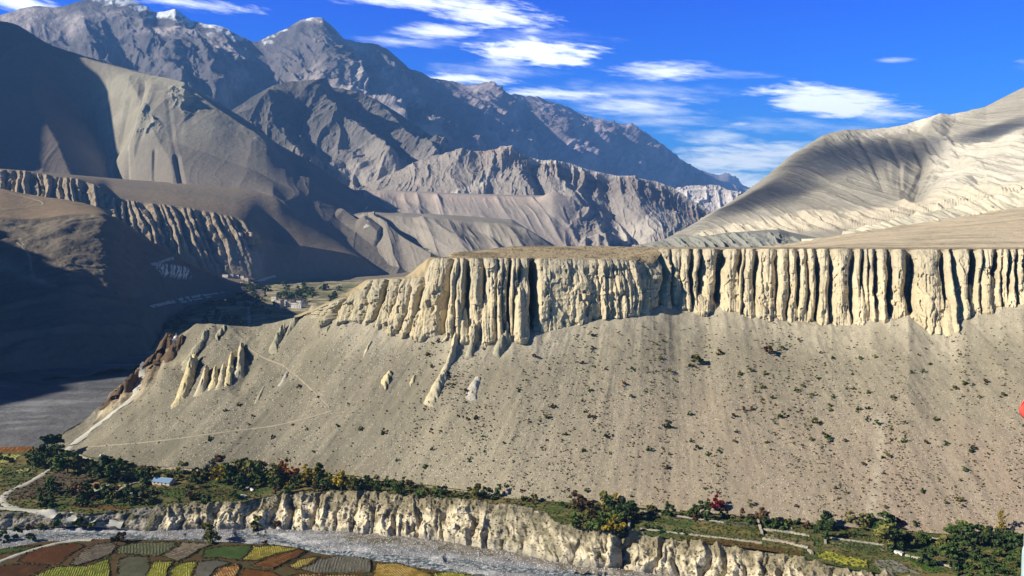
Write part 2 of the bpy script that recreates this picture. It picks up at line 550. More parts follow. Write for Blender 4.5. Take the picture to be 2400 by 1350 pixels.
# badland hill with a banded caprock cliff
s = Sheet(780, 1800, 900, [
    [(780, 600, 5300), (1800, 620, 5600)],
    [(780, 500, 5900), (1000, 455), (1100, 450), (1200, 460), (1300, 480), (1400, 500), (1500, 500), (1600, 520), (1700, 545), (1800, 560, 6100)],
    [(780, 468, 6300), (900, 430), (1000, 400), (1100, 392), (1150, 400), (1200, 408), (1260, 405), (1330, 425), (1400, 440), (1470, 452), (1540, 470), (1600, 495), (1650, 515), (1700, 530), (1800, 550, 6400)],
    [(780, 455, 6500), (850, 440), (930, 400), (1000, 368), (1050, 358), (1085, 352), (1130, 355), (1180, 350), (1215, 362), (1260, 374), (1300, 377), (1335, 382), (1390, 401), (1440, 410), (1480, 414), (1540, 426),
     (1580, 442), (1610, 462), (1640, 480), (1680, 505), (1720, 520), (1800, 540, 6500)],
    [(780, 480, 7200), (1800, 560, 7300)]], [90, 70, 90, 10], smooth=2)
X, Y, Z = s.P[..., 0], s.P[..., 1], s.P[..., 2]
nb = s.blurn(6)
cap = sstep(1.75, 2.15, s.v) * sstep(3.02, 2.85, s.v) * sstep(1080, 1170, s.U0)
wx = fbm(X / 300, Z / 300, o=3, seed=31)
rr = ridged(X / 210 + wx * .5, Z / 420, o=6, seed=33, gain=.6)
r2 = ridged(X / 60 + wx * .3, Z / 300, o=4, seed=35, gain=.6)
low = sstep(2.0, 1.4, s.v)
big = s.line([(1190, 352), (1225, 440), (1290, 500)], 70, 190) + s.line([(1290, 380), (1330, 460), (1380, 530)], 45, 120) \
    + s.line([(1340, 485), (1380, 530), (1440, 575)], 30, 110) + s.line([(1480, 420), (1500, 500), (1560, 560)], 50, 120) + s.line([(1085, 352), (1060, 420), (1080, 470)], 50, 100) \
    + s.line([(1250, 400), (1270, 470), (1330, 540)], 26, -110) + s.line([(1420, 420), (1440, 500), (1500, 560)], 26, -90)
s.disp(sstep(3.1, 2.8, s.v) * ((rr - .35) * (60 + 40 * cap) + cap * (r2 - .3) * 45 + big * .45) + 6 * fbm(X / 30, Z / 30, o=3, seed=9), nb)
s.P[..., 2] += 10 * fbm(X / 60, Y / 100, o=4, seed=79) * sstep(2.5, 3, s.v)
st = Z + 14 * fbm(X / 150, Y / 200, o=3, seed=6)
c = np.zeros(s.P.shape) + (.29, .255, .225)
c = cmx(c, (.24, .17, .14), cap * sstep(.45, .6, .5 + .5 * fbm(st * 0 + X / 500, st / 26, o=3, seed=5)))
c = cmx(c, (.52, .47, .41), sstep(2.72, 2.82, s.v + .1 * fbm(X / 80, Y * 0, o=3, seed=4)) * sstep(1150, 1190, s.U0) * .8)
c = cmx(c, (.48, .43, .37), low * sstep(.05, .4, fbm(X / 200 - Z / 150, Z / 400, o=4, seed=12)) * .9)
c = cmx(c, (.16, .13, .12), cap * sstep(1330, 1400, s.U0) * .6)
s.mesh('badland_hill', M_bad, c)

# alluvial terraces: upper then lower
s = Sheet(760, 1560, 500, [
    [(760, 640, 4500), (1560, 640, 4800)],
    [(760, 520, 5000), (1100, 545, 5000), (1300, 560, 5000), (1560, 600, 5000)],
    [(760, 450, 5600), (840, 445), (930, 448), (1040, 455), (1200, 460), (1295, 462), (1330, 482), (1355, 500), (1400, 535), (1440, 560), (1480, 580), (1560, 600, 5500)],
    [(760, 444, 6600), (1000, 446), (1280, 455), (1560, 600, 6500)]], [50, 110, 20], smooth=5)
X, Y, Z = s.P[..., 0], s.P[..., 1], s.P[..., 2]
f1 = s.line([(1295, 462), (1350, 500), (1400, 540)], 40, 90) + s.line([(930, 455), (1000, 480), (1050, 520)], 30, -25)
s.disp(sstep(2.05, 1.9, s.v) * ((ridged(X / 120 + Z / 220, Z / 380, o=5, seed=43) - .4) * 26 + (ridged(X / 90, Z / 90, o=4, seed=41) - .3) * 80 * sstep(1300, 1380, s.U0) + f1), s.blurn(5))
c = np.zeros(s.P.shape) + (.33, .285, .25)
c = cmx(c, (.46, .36, .30), sstep(1.7, 1.95, s.v) * sstep(2.1, 1.95, s.v) * .5)
c = cmx(c, (.12, .115, .11), sstep(.2, .5, fbm(X / 60, Z / 60, o=4, seed=55)) * sstep(1300, 1360, s.U0) * .5)
s.mesh('upper_terrace', M_hill, c)

s = Sheet(820, 1330, 420, [
    [(820, 700, 3600), (1330, 700, 3600)],
    [(820, 620, 3900), (1000, 625), (1330, 640, 3900)],
    [(820, 505, 4500), (900, 503), (1000, 511), (1100, 518), (1200, 526), (1232, 534), (1262, 552), (1290, 574), (1330, 600, 4300)],
    [(820, 470, 5600), (900, 495, 5400), (1100, 505), (1200, 512, 5400), (1330, 600, 5200)]], [30, 120, 30], smooth=4)
X, Y, Z = s.P[..., 0], s.P[..., 1], s.P[..., 2]
f1 = s.line([(1000, 515), (1060, 560), (1120, 600)], 34, 26) + s.line([(1110, 520), (1190, 570), (1240, 600)], 30, -30) + s.line([(880, 530), (950, 580), (1010, 615)], 40, 60, 1, .4) \
    + s.line([(900, 520), (980, 560), (1060, 610)], 20, -26)
s.disp(sstep(2.05, 1.9, s.v) * ((ridged(X / 160 + Z / 240, Z / 300, o=5, seed=47) - .4) * 34 + f1), s.blurn(4))
c = np.zeros(s.P.shape) + (.25, .22, .18)
c = cmx(c, (.36, .32, .27), sstep(-.1, .4, fbm(X / 60 + Z / 40, Z / 200, o=4, seed=45)) * .5)
s.mesh('lower_terrace', M_hill, c)

# great smooth hill on the left
s = Sheet(-500, 1080, 1100, [
    [(-500, 640, 3300), (500, 640, 3300), (700, 690, 3300), (1080, 690, 3500)],
    [(-500, 420, 4000), (0, 405, 4000), (290, 425, 4000), (430, 434), (560, 445), (640, 452, 4000), (720, 520, 3900), (800, 580, 3900), (850, 600), (1000, 640), (1080, 650, 3900)],
    [(-500, 200, 4700), (0, 230, 4700), (400, 330, 4500), (600, 400, 4400), (700, 455, 4300), (800, 520, 4200), (900, 555), (1080, 610, 4100)],
    [(-500, -100, 5600), (-200, -20), (0, 50, 5400), (30, 54), (60, 70), (100, 95), (130, 115), (165, 128), (200, 134), (260, 152), (330, 172), (400, 185), (432, 193), (450, 212), (500, 248), (560, 288), (600, 312), (625, 332), (655, 368),
     (690, 402), (725, 420), (750, 444), (800, 482), (840, 512), (900, 536), (1000, 590), (1080, 605, 4300)],
    [(-500, -60, 6000), (0, 70, 5900), (430, 200, 5800), (450, 205), (500, 232), (600, 297), (650, 337), (725, 377), (800, 427), (850, 457), (925, 501), (1000, 545), (1080, 600, 4900)],
    [(-500, 200, 7400), (1080, 650, 5800)]], [50, 90, 230, 60, 10], smooth=2)
X, Y, Z = s.P[..., 0], s.P[..., 1], s.P[..., 2]
nb = s.blurn(8)
wx = fbm(X / 500, Z / 500, o=3, seed=201)
f = s.line([(185, 200), (235, 290), (262, 360), (296, 415)], 110, -230, 1.2) \
    + s.line([(238, 210), (245, 260), (262, 340), (290, 405)], 14, -14) + s.line([(300, 225), (262, 300), (268, 350)], 12, -14) \
    + s.line([(340, 190), (330, 260), (300, 310), (296, 370), (318, 410)], 14, -18) + s.line([(330, 265), (300, 320)], 22, 30) \
    + s.line([(362, 345), (358, 380), (360, 424)], 7, -14) + s.line([(395, 215), (400, 290), (412, 370), (425, 430)], 9, -4) + s.line([(414, 370), (426, 430)], 11, -14) \
    + s.line([(430, 200), (330, 300), (310, 330)], 60, 30) \
    + 0 * s.line([(740, 500), (800, 550), (900, 610)], 22, -50) + s.line([(850, 530), (930, 575), (1010, 610)], 18, 45) + s.line([(800, 500), (880, 560)], 14, 30) + s.line([(900, 560), (960, 600)], 14, -40)
rock = sstep(70, 10, np.hypot((s.U0 - 440) / 1.0, (s.R0 - 225) / .7)) + .6 * sstep(30, 5, np.hypot((s.U0 - 345) / 1.6, s.R0 - 292))
up = sstep(430, 250, s.R0)
d = f + (ridged(X / 380 + wx * .5 + Z / 900, Z / 1500, o=5, seed=205) - .4) * 26 * up + rock * 60 * (ridged(X / 60, Z / 60, Y / 90, o=4, seed=3) - .3) \
    + (ridged(X / 150 + wx + Z / 300, Z / 700, o=4, seed=207) - .4) * (8 + 10 * sstep(640, 760, s.U0)) * (1 - .5 * up)
s.disp(d * (sstep(3.0, 2.7, s.v) * .93 + .07), nb)
s.P[..., 2] += 5 * fbm(X / 50, Y / 50, o=4, seed=88) * sstep(2.6, 3, s.v)
c = np.zeros(s.P.shape) + (.19, .165, .135)
c = cmx(c, (.31, .285, .22), up * sstep(130, 260, s.U0) * (.55 + .45 * sstep(-.2, .5, fbm(X / 160 + wx, Z / 90, o=5, seed=11))))
c = cmx(c, (.36, .34, .27), np.clip(rock, 0, 1) * .7)
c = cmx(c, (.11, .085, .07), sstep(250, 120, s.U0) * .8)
c = cmx(c, (.38, .35, .28), np.clip(-s.line([(238, 210), (245, 260), (262, 340), (290, 405), (330, 425), (425, 433)], 5, -1) - s.line([(340, 190), (330, 260), (300, 310), (296, 370), (318, 410)], 4, -1), 0, 1) * .6)
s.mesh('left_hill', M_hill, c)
S_left = s

# terrace and fluted band under the hill
def cells(s_, seed, jit=.8):
    """1-D jittered cells: 0 at the clefts between pillars, 1 on their crests"""
    i = np.floor(s_)
    best = np.full(s_.shape, 9.0); sec = np.full(s_.shape, 9.0)
    for k in (-1, 0, 1):
        c_ = i + k
        p = c_ + .5 + jit * .5 * _h(c_.astype(np.int64), c_.astype(np.int64) * 0 + 7, c_.astype(np.int64) * 0, seed)
        d = np.abs(s_ - p)
        sec = np.where(d < best, best, np.minimum(sec, d)); best = np.minimum(best, d)
    return (sec - best) / (sec + best + 1e-6)


s = Sheet(-500, 900, 1080, [
    [(-500, 620, 2500), (600, 690, 2950), (900, 720, 3450)],
    [(-500, 500, 2800), (0, 490, 2800), (260, 540, 2900), (350, 575), (450, 620), (500, 645), (560, 648), (600, 652, 3090), (620, 660, 3150), (700, 668, 3290), (800, 668, 3480), (900, 676, 3650)],
    [(-500, 400, 3100), (0, 398, 3050), (60, 400), (110, 410), (180, 418), (235, 438), (255, 462), (330, 474), (420, 484), (510, 500), (560, 512), (590, 530), (604, 552, 3200), (615, 562, 3240), (640, 567, 3350), (700, 576, 3380), (760, 585), (820, 595, 3580), (850, 606), (900, 644, 3750)],
    [(-500, 385, 4100), (0, 395, 4050), (290, 420, 4050), (430, 430), (560, 440), (600, 444), (650, 452, 4050), (700, 484), (750, 514), (800, 550, 4300), (850, 596), (900, 650, 4700)]], [30, 200, 60], smooth=16)
X, Y, Z = s.P[..., 0], s.P[..., 1], s.P[..., 2]
S_ = (X * .9 + Y * .3)
wx = fbm(S_ / 60, Z / 90, o=3, seed=301)
slant = Z * .35
fl = np.sqrt(cells((S_ + slant) / 24 + wx * .6, 3)) * .45 + .55 * np.sqrt(cells((S_ + slant) / 68 + wx * .6, 5))
onb = sstep(2.02, 1.93, s.v) * sstep(.9, 1.3, s.v) * sstep(625, 600, s.U0)
tower = sstep(505, 560, s.U0) * sstep(560, 590, s.R0 + (s.U0 - 560) * -.3)
s.disp(onb * (fl * 44 - 30) * (1 - .85 * tower) + onb * 10 * fbm(X / 30, Z / 30, Y / 30, o=4, seed=6) * (1 - .4 * tower), s.blurn(5))
c = np.zeros(s.P.shape) + (.22, .175, .125)
c = cmx(c, (.36, .29, .195), onb * (.75 + .25 * fbm(X / 40, Z / 90, o=4, seed=61)))
c = cmx(c, (.15, .125, .095), onb * sstep(.1, .5, fbm(X / 50, Z / 20, o=4, seed=63)) * .6)
c = cmx(c, (.27, .235, .19), tower * onb)
c = cmx(c, (.19, .16, .12), sstep(2.0, 2.1, s.v) * sstep(-.4, .5, fbm(X / 200, Y / 200, o=4, seed=66)))
s.mesh('banded_cliff', M_hill, c)
S_band = s

# spur on the near left, flat brown top and dark flank
s = Sheet(-900, 620, 700, [
    [(-900, 900, 1230), (0, 900, 1230), (330, 870, 1340), (350, 850, 1450), (370, 800, 1800), (400, 752, 2050), (500, 702, 2450), (560, 690, 2650), (620, 690, 2750)],
    [(-900, 880, 1311), (0, 880, 1311), (200, 862, 1400), (350, 836, 1520), (368, 785, 1850), (400, 742, 2200), (500, 692, 2600), (560, 680, 2780), (620, 685, 2800)],
    [(-900, 700, 1600), (0, 700, 1620), (150, 690, 1650), (300, 700, 1800), (400, 675, 2300), (500, 668, 2730), (560, 672, 2850), (620, 680, 2880)],
    [(-900, 500, 2050), (0, 505, 2030), (60, 510), (110, 506), (150, 500), (200, 497), (250, 499, 2090), (285, 517), (330, 552), (400, 592, 2480), (450, 620), (500, 642, 2860), (540, 658), (560, 664, 2950), (620, 675, 3000)],
    [(-900, 440, 2600), (0, 440, 2550), (60, 455), (120, 464), (180, 472), (240, 487, 2350), (258, 500, 2300), (300, 540, 2350), (400, 605, 2650), (500, 655, 3000), (620, 690, 3150)]], [14, 120, 160, 50], smooth=16)
X, Y, Z = s.P[..., 0], s.P[..., 1], s.P[..., 2]
wx = fbm(X / 200, Y / 200, o=3, seed=401)
nb = s.blurn(6)
d = (ridged(X / 160 + wx * .5 - Y / 300, Z / 300, o=5, seed=403) - .4) * 24 + 7 * fbm(X / 40, Y / 40, Z / 30, o=4, seed=3)
wc = sstep(18, 8, np.abs(s.R0 - 632 - (s.U0 - 410) * .12)) * sstep(365, 380, s.U0) * sstep(458, 440, s.U0)   # small pale fluted outcrop
d = d + wc * (6 * np.sqrt(cells(s.U0 / 8 + .5 * fbm(s.U0 / 9, s.R0 / 9, o=2, seed=2), 9)))
rimc = sstep(512, 500, s.R0) * sstep(490, 500, s.R0)
s.disp(d * np.where(s.v > 2.97, .15, 1), nb)
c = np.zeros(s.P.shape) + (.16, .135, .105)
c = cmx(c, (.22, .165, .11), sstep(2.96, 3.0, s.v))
c = cmx(c, (.80, .74, .58), wc * sstep(.3, .7, cells(s.U0 / 8 + .5 * fbm(s.U0 / 9, s.R0 / 9, o=2, seed=2), 9)))
c = cmx(c, (.26, .235, .175), np.clip(s.line([(40, 555), (70, 600), (75, 640), (130, 665)], 6, 1) + s.line([(0, 610), (60, 640), (120, 665)], 20, .7), 0, 1))
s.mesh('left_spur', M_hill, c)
S_spur = s

# valley floor: braided river bed near, village fields beyond
s = Sheet(-1100, 1150, 900, [
    [(-1100, 1200, 640), (1150, 1200, 640)],
    [(-1100, 1010, 920), (1150, 1010, 920)],
    [(-1100, 862, 1395), (1150, 862, 1395)],
    [(-1100, 790, 1860), (1150, 790, 1860)],
    [(-1100, 700, 2700), (1150, 700, 2700)],
    [(-1100, 655, 3300), (1150, 655, 3300)],
    [(-1100, 630, 4100), (1150, 630, 4100)]], [20, 130, 60, 150, 60, 16])
X, Y, Z = s.P[..., 0], s.P[..., 1], s.P[..., 2]
fld = sstep(1500, 1650, Y + 60 * fbm(X / 100, Y / 100, seed=5)) * sstep(1.9, 2.2, s.v)
# stepped field terraces
step = (Y + X * .16) / 62 + .5 * fbm(X / 260, Y / 260, o=3, seed=91)
sub = np.floor(step); fr = step - sub
s.P[..., 2] += fld * (sstep(0.82, 1.0, fr) - fr) * 3.0 + .8 * (1 - fld) * fbm(X / 70, Y / 18, o=4, seed=21)
braid = fbm(X / 130 + Y / 300, Y / 55 + 2.2 * fbm(X / 300, Y / 300, o=2, seed=8), o=5, seed=92)
c = np.zeros(s.P.shape) + (.13, .13, .135)
c = cmx(c, (.24, .24, .245), sstep(.05, .5, braid) * .8)
c = cmx(c, (.06, .06, .065), sstep(-.1, -.45, braid) * .6)
cell = _h(np.floor(X / 75 + .6 * _h(sub.astype(np.int64), sub.astype(np.int64) * 0, sub.astype(np.int64) * 0, 5)).astype(np.int64), sub.astype(np.int64), sub.astype(np.int64) * 0, 8)
fc = cm((.14, .15, .07), (.36, .29, .18), np.clip(.5 + .5 * cell, 0, 1))
fc = cmx(fc, (.38, .34, .22), sstep(.78, .9, fr) * (.5 + .5 * np.sign(cell + .2)))
fc = cmx(fc, (.06, .07, .035), sstep(.05, .3, fbm(X / 60, Y / 50, o=4, seed=93)) * .6)
c = c * (1 - fld[..., None]) + fc * fld[..., None]
up = sstep(3150, 3350, Y)
c = cmx(c, (.22, .19, .15), up)
s.mesh('valley_floor', M_hill, c)
S_valley = s

# right mountain
s = Sheet(1480, 2900, 1100, [
    [(1480, 640, 1900), (2900, 640, 1700)],
    [(1480, 580, 2500), (1700, 560, 2500), (1830, 540, 2400), (2000, 510), (2200, 470), (2400, 430, 2200), (2900, 380, 2100)],
    [(1480, 578, 2900), (1560, 562, 2900), (1700, 500, 2850), (1800, 460), (2000, 430, 2800), (2200, 400), (2400, 350, 2600), (2900, 250, 2500)],
    [(1480, 577, 3200), (1540, 574), (1560, 566), (1580, 553), (1620, 532), (1680, 500), (1720, 472), (1760, 440), (1800, 410), (1850, 366), (1900, 334), (1930, 316), (1970, 306), (2020, 303), (2080, 300), (2130, 290),
     (2170, 277), (2205, 267, 3500), (2225, 268), (2260, 262), (2310, 250), (2345, 232), (2380, 214), (2400, 206), (2500, 150), (2700, 60), (2900, 0, 3600)],
    [(1480, 600, 4200), (2400, 400, 4600), (2900, 250, 4600)]], [40, 120, 230, 12], smooth=3)
X, Y, Z = s.P[..., 0], s.P[..., 1], s.P[..., 2]
nb = s.blurn(8)
wx = fbm(X / 300, Z / 300, o=3, seed=501)
wbad = sstep(2150, 2230, s.U0 + (s.R0 - 330) * .1) * sstep(0, 30, s.R0 - np.interp(s.U0, [2100, 2205, 2300, 2400, 2600], [300, 300, 300, 262, 200]))
f = 0
for k in range(13):
    x0 = 2000 + k * 22 + 8 * math.sin(k * 2.1)
    f = f + s.line([(x0 - 10 - k * 2, 330 + 3 * k % 7), (x0 + (12 - k * 1.5) * 1.5, 385), (2060 + k * 10, 440 + 6 * math.sin(k))], 10 + 4 * math.sin(k * 3.3), -4 - 2 * math.sin(k * 1.7))
f = f + s.line([(1955, 308), (1900, 360), (1790, 460), (1600, 570)], 60, 16) + s.line([(2200, 270), (2170, 320), (2240, 380), (2270, 400)], 40, 24) \
    + s.line([(2150, 300), (2230, 390), (2290, 420)], 24, -20) + s.line([(2160, 370), (2150, 420), (2140, 450)], 34, -16) + s.line([(2400, 330), (2330, 380), (2270, 420), (2210, 450)], 46, 22) \
    + s.line([(2050, 380), (1900, 480), (1700, 545)], 90, 16)
ledge = sstep(-14, 4, s.R0 - np.interp(s.U0, [1500, 1820, 1900, 2000, 2070, 2150, 2250, 2400, 2900], [600, 520, 505, 500, 487, 468, 452, 425, 360]))
band = ledge * sstep(44, 24, s.R0 - np.interp(s.U0, [1500, 1820, 1900, 2000, 2070, 2150, 2250, 2400, 2900], [600, 520, 505, 500, 487, 468, 452, 425, 360]))
fl = .3 * np.sqrt(cells(X / 34 + wx * 2.2, 13)) + 1.0 * ridged(X / 42 + wx * 1.5, Z / 70, o=6, seed=17, gain=.62)
d = f + (ridged(X / 240 + wx * .5, Z / 420, o=5, seed=503) - .4) * 14 + 5 * fbm(X / 60 + wx, Z / 110, o=4, seed=509) + 5 * (ridged(X / 26 + wx * 2, Z / 60, o=5, seed=511, gain=.62) - .4) + band * (fl * 26 - 8 + 10 * fbm(X / 60, Z / 30, o=3, seed=14)) + wbad * ((ridged(X / 60 + wx, Z / 75, o=6, seed=507, gain=.62) - .35) * 26)
s.disp(d * (sstep(3.05, 2.8, s.v) * .85 + .15), nb)
s.P[..., 2] += 3 * fbm(X / 25, Y / 30, o=4, seed=89) * sstep(2.6, 3, s.v)
c = np.zeros(s.P.shape) + (.30, .275, .225)
c = cmx(c, (.43, .395, .325), sstep(-.2, .5, fbm(X / 200 + wx, Z / 160, o=4, seed=71)) * .7)
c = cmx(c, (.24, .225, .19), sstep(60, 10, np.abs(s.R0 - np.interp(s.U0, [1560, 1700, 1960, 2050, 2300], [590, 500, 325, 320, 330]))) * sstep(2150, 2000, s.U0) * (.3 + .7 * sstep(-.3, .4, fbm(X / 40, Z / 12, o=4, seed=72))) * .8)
c = cmx(c, (.62, .57, .47), wbad * .7)
c = cmx(c, (.56, .49, .37), band * .7)
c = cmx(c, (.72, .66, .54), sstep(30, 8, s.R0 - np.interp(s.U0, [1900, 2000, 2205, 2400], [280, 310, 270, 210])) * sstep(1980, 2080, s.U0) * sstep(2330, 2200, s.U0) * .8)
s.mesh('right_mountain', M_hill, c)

# low grey fluted bench in front of it and the tilted plain behind the mesa
s = Sheet(1500, 1960, 400, [
    [(1500, 640, 1700), (1960, 640, 1700)],
    [(1500, 590, 1900), (1960, 590, 1900)],
    [(1500, 577, 2100), (1540, 566), (1580, 558), (1660, 553), (1740, 549), (1790, 544), (1825, 545), (1850, 556), (1960, 575, 2000)],
    [(1500, 577, 2500), (1700, 545, 2600), (1830, 535, 2500), (1960, 560, 2300)]], [10, 70, 20], smooth=2)
X, Z = s.P[..., 0], s.P[..., 2]
s.disp(sstep(2.02, 1.9, s.v) * (ridged(X / 26 + .4 * fbm(X / 30, Z / 20, seed=2), Z / 60, o=5, seed=14) * 14 + 5 * fbm(X / 20, Z / 9, o=3, seed=44)))
s.mesh('fluted_bench', M_hill, np.zeros(s.P.shape) + (.25, .25, .22))

s = Sheet(1780, 2900, 500, [
    [(1780, 640, 1000), (2900, 640, 1000)],
    [(1780, 584, 1100), (2900, 584, 1100)],
    [(1780, 583, 1500), (1850, 580, 1500), (1900, 572, 1500), (1960, 560), (2020, 548), (2100, 534), (2200, 520), (2300, 505), (2400, 488, 1700), (2900, 420, 1900)],
    [(1780, 584, 2100), (2000, 550), (2400, 490, 2200), (2900, 420, 2400)]], [6, 130, 20], smooth=5)
X, Y, Z = s.P[..., 0], s.P[..., 1], s.P[..., 2]
s.disp(1.3 * fbm(X / 60, Y / 25, o=5, seed=12) + (2.5 + 3 * (ridged(X / 30, Y / 30, o=3, seed=4))) * sstep(1.9, 2.0, s.v))
c = np.zeros(s.P.shape) + (.56, .46, .32)
c = cmx(c, (.38, .32, .22), sstep(0, .4, fbm(X / 120 + Y / 60, Y / 22, o=5, seed=13)) * .8)
s.mesh('tilted_plain', M_hill, c)

# fluted white cliffs between the plain and the mountain, right edge
s = Sheet(1880, 2900, 520, [
    [(1880, 640, 1800), (2900, 520, 2000)],
    [(1880, 580, 1900), (2000, 555, 1950), (2100, 540), (2200, 524), (2300, 508), (2400, 494, 2000), (2900, 430, 2100)],
    [(1880, 574, 2000), (1960, 556), (2020, 540), (2100, 515), (2150, 505), (2230, 490), (2300, 470), (2350, 462), (2400, 452, 2100), (2900, 380, 2200)],
    [(1880, 572, 2300), (2000, 540), (2200, 490), (2400, 448, 2450), (2900, 370, 2500)]], [8, 70, 12], smooth=3)
X, Z = s.P[..., 0], s.P[..., 2]
wx = fbm(X / 60, Z / 60, o=3, seed=31)
s.disp(sstep(2.02, 1.9, s.v) * ((.35 * np.sqrt(cells(X / 24 + 1.8 * wx, 24)) + 1.1 * ridged(X / 24 + wx, Z / 40, o=5, seed=26)) * 11 + 9 * wx) + sstep(1.8, 2, s.v) * 5 * fbm(X / 20, Z / 10, o=3, seed=44))
c = np.zeros(s.P.shape) + (.42, .39, .31)
s.mesh('pale_cliff', M_hill, cmx(c, (.6, .54, .4), sstep(-.2, .4, wx)))

# off to the left, outside the picture: the range whose shadow fills the valley mouth
gy = np.linspace(250, 1960, 120); gt = np.linspace(-1, 1, 60)
s = Sheet(0, 1, 120, [[(0, 600, 3000)], [(0, 500, 3100)]], [60])
crest = np.interp(gy, [250, 400, 700, 1000, 1200, 1350, 1750, 1880, 1960], [60, 470, 570, 590, 610, 600, 480, 300, -200])
s.P = np.stack([-1900 + gt[:, None] * 680 + 0 * gy[None], gy[None] + 0 * gt[:, None], -234 + (crest[None] + 234) * (1 - np.abs(gt[:, None])) ** .95 + 40 * fbm(gy[None] / 120 + 0 * gt[:, None], gt[:, None] * 5 + 0 * gy[None], o=5, seed=32) * (1 - np.abs(gt[:, None]))], -1)
s.mesh('outer_range', M_hill, np.zeros(s.P.shape) + (.18, .15, .12))

# unseen ridge added further up on the left to shade the great hill's flank
gy = np.linspace(3150, 5600, 90); gt = np.linspace(-1, 1, 50)
s = Sheet(0, 1, 90, [[(0, 600, 3000)], [(0, 500, 3100)]], [50])
crest = np.interp(gy, [3150, 3350, 4000, 4500, 5300, 5600], [200, 1780, 2000, 2330, 2480, 1500])
s.P = np.stack([-4600 + gt[:, None] * 1700 + 0 * gy[None], gy[None] + 0 * gt[:, None], -230 + (crest[None] + 230) * (1 - np.abs(gt[:, None])) ** 1.1 + 30 * fbm(gy[None] / 300 + 0 * gt[:, None], gt[:, None] * 4 + 0 * gy[None], o=5, seed=31) * (1 - np.abs(gt[:, None]))], -1)
s.mesh('added_shade_ridge', M_hill, np.zeros(s.P.shape) + (.18, .15, .12))

# drifting clouds high over the left side, outside the picture; they dapple the right-hand mountain
cm_ = bpy.data.materials.new('cloud'); cm_.use_nodes = True
nt = cm_.node_tree; nt.nodes.clear()
o_ = N(nt, 'ShaderNodeOutputMaterial'); mx_ = N(nt, 'ShaderNodeMixShader'); tr_ = N(nt, 'ShaderNodeBsdfTransparent'); df_ = N(nt, 'ShaderNodeBsdfDiffuse')
df_.inputs[0].default_value = (.9, .9, .92, 1)
tc_ = N(nt, 'ShaderNodeTexCoord'); ln_ = N(nt, 'ShaderNodeVectorMath', operation='LENGTH'); ns_ = N(nt, 'ShaderNodeTexNoise'); ns_.inputs['Scale'].default_value = 2.2; ns_.inputs['Detail'].default_value = 5
ml_ = N(nt, 'ShaderNodeVectorMath', operation='MULTIPLY'); ml_.inputs[1].default_value = (1, 1, 0)
nt.links.new(tc_.outputs['Object'], ml_.inputs[0]); nt.links.new(ml_.outputs[0], ln_.inputs[0]); nt.links.new(tc_.outputs['Object'], ns_.inputs['Vector'])
rr_ = mth(nt, 'ADD', ln_.outputs['Value'], mth(nt, 'MULTIPLY', mth(nt, 'SUBTRACT', ns_.outputs[0], .5), .7))
mr_ = N(nt, 'ShaderNodeMapRange', interpolation_type='SMOOTHSTEP')
mr_.inputs[1].default_value = 1.0; mr_.inputs[2].default_value = .35; mr_.inputs[3].default_value = 0; mr_.inputs[4].default_value = .62
nt.links.new(rr_, mr_.inputs[0]); nt.links.new(mr_.outputs[0], mx_.inputs[0]); nt.links.new(tr_.outputs[0], mx_.inputs[1]); nt.links.new(df_.outputs[0], mx_.inputs[2]); nt.links.new(mx_.outputs[0], o_.inputs[0])
for (px, py, d_, ra, rb, rz) in [(1960, 335, 3050, 420, 190, .3), (1790, 470, 2850, 330, 150, .5), (2330, 300, 3000, 200, 120, .2)]:
    p_ = W(px, py, d_)
    t_ = (3300 - p_.z) / SUN.z
    bm_ = bpy.data.meshes.new('cloud')
    nu_, nv_ = 48, 24
    vs = [(math.cos(a) * math.sin(b), math.sin(a) * math.sin(b), math.cos(b)) for b in np.linspace(0.001, math.pi - .001, nv_) for a in np.linspace(0, 2 * math.pi, nu_, endpoint=False)]
    fs = [(i * nu_ + j, i * nu_ + (j + 1) % nu_, (i + 1) * nu_ + (j + 1) % nu_, (i + 1) * nu_ + j) for i in range(nv_ - 1) for j in range(nu_)]
    bm_.from_pydata(vs, [], fs); bm_.materials.append(cm_)
    ob = bpy.data.objects.new('cloud', bm_); COL.objects.link(ob)
    ob.location = p_ + SUN * t_; ob.scale = (ra * 1.3, rb * 1.6, 40); ob.rotation_euler = (0, 0, rz); ob['kind'] = 'stuff'

# haze: one closed box of thin bluish air
hv = [(x, y, z) for x in (-9000, 16000) for y in (-2500, 30500) for z in (-240, 3150)]
hm = bpy.data.meshes.new('haze')
hm.from_pydata(hv, [], [(0, 1, 3, 2), (4, 6, 7, 5), (0, 4, 5, 1), (2, 3, 7, 6), (0, 2, 6, 4), (1, 5, 7, 3)])
ho = bpy.data.objects.new('haze', hm); COL.objects.link(ho); ho['kind'] = 'stuff'
mh = bpy.data.materials.new('haze_air'); mh.use_nodes = True
nt = mh.node_tree; nt.nodes.clear()
o_ = N(nt, 'ShaderNodeOutputMaterial'); pv = N(nt, 'ShaderNodeVolumePrincipled')
pv.inputs['Color'].default_value = (.19, .44, 1.0, 1); pv.inputs['Density'].default_value = HAZE; pv.inputs['Anisotropy'].default_value = 0.0
nt.links.new(pv.outputs[0], o_.inputs['Volume'])
hm.materials.append(mh)

# ================================================================== THE NEAR LAND
def zr(px, row, z):
    """control point at a known height below the camera"""
    return (px, row, -z * F / (row - HY))


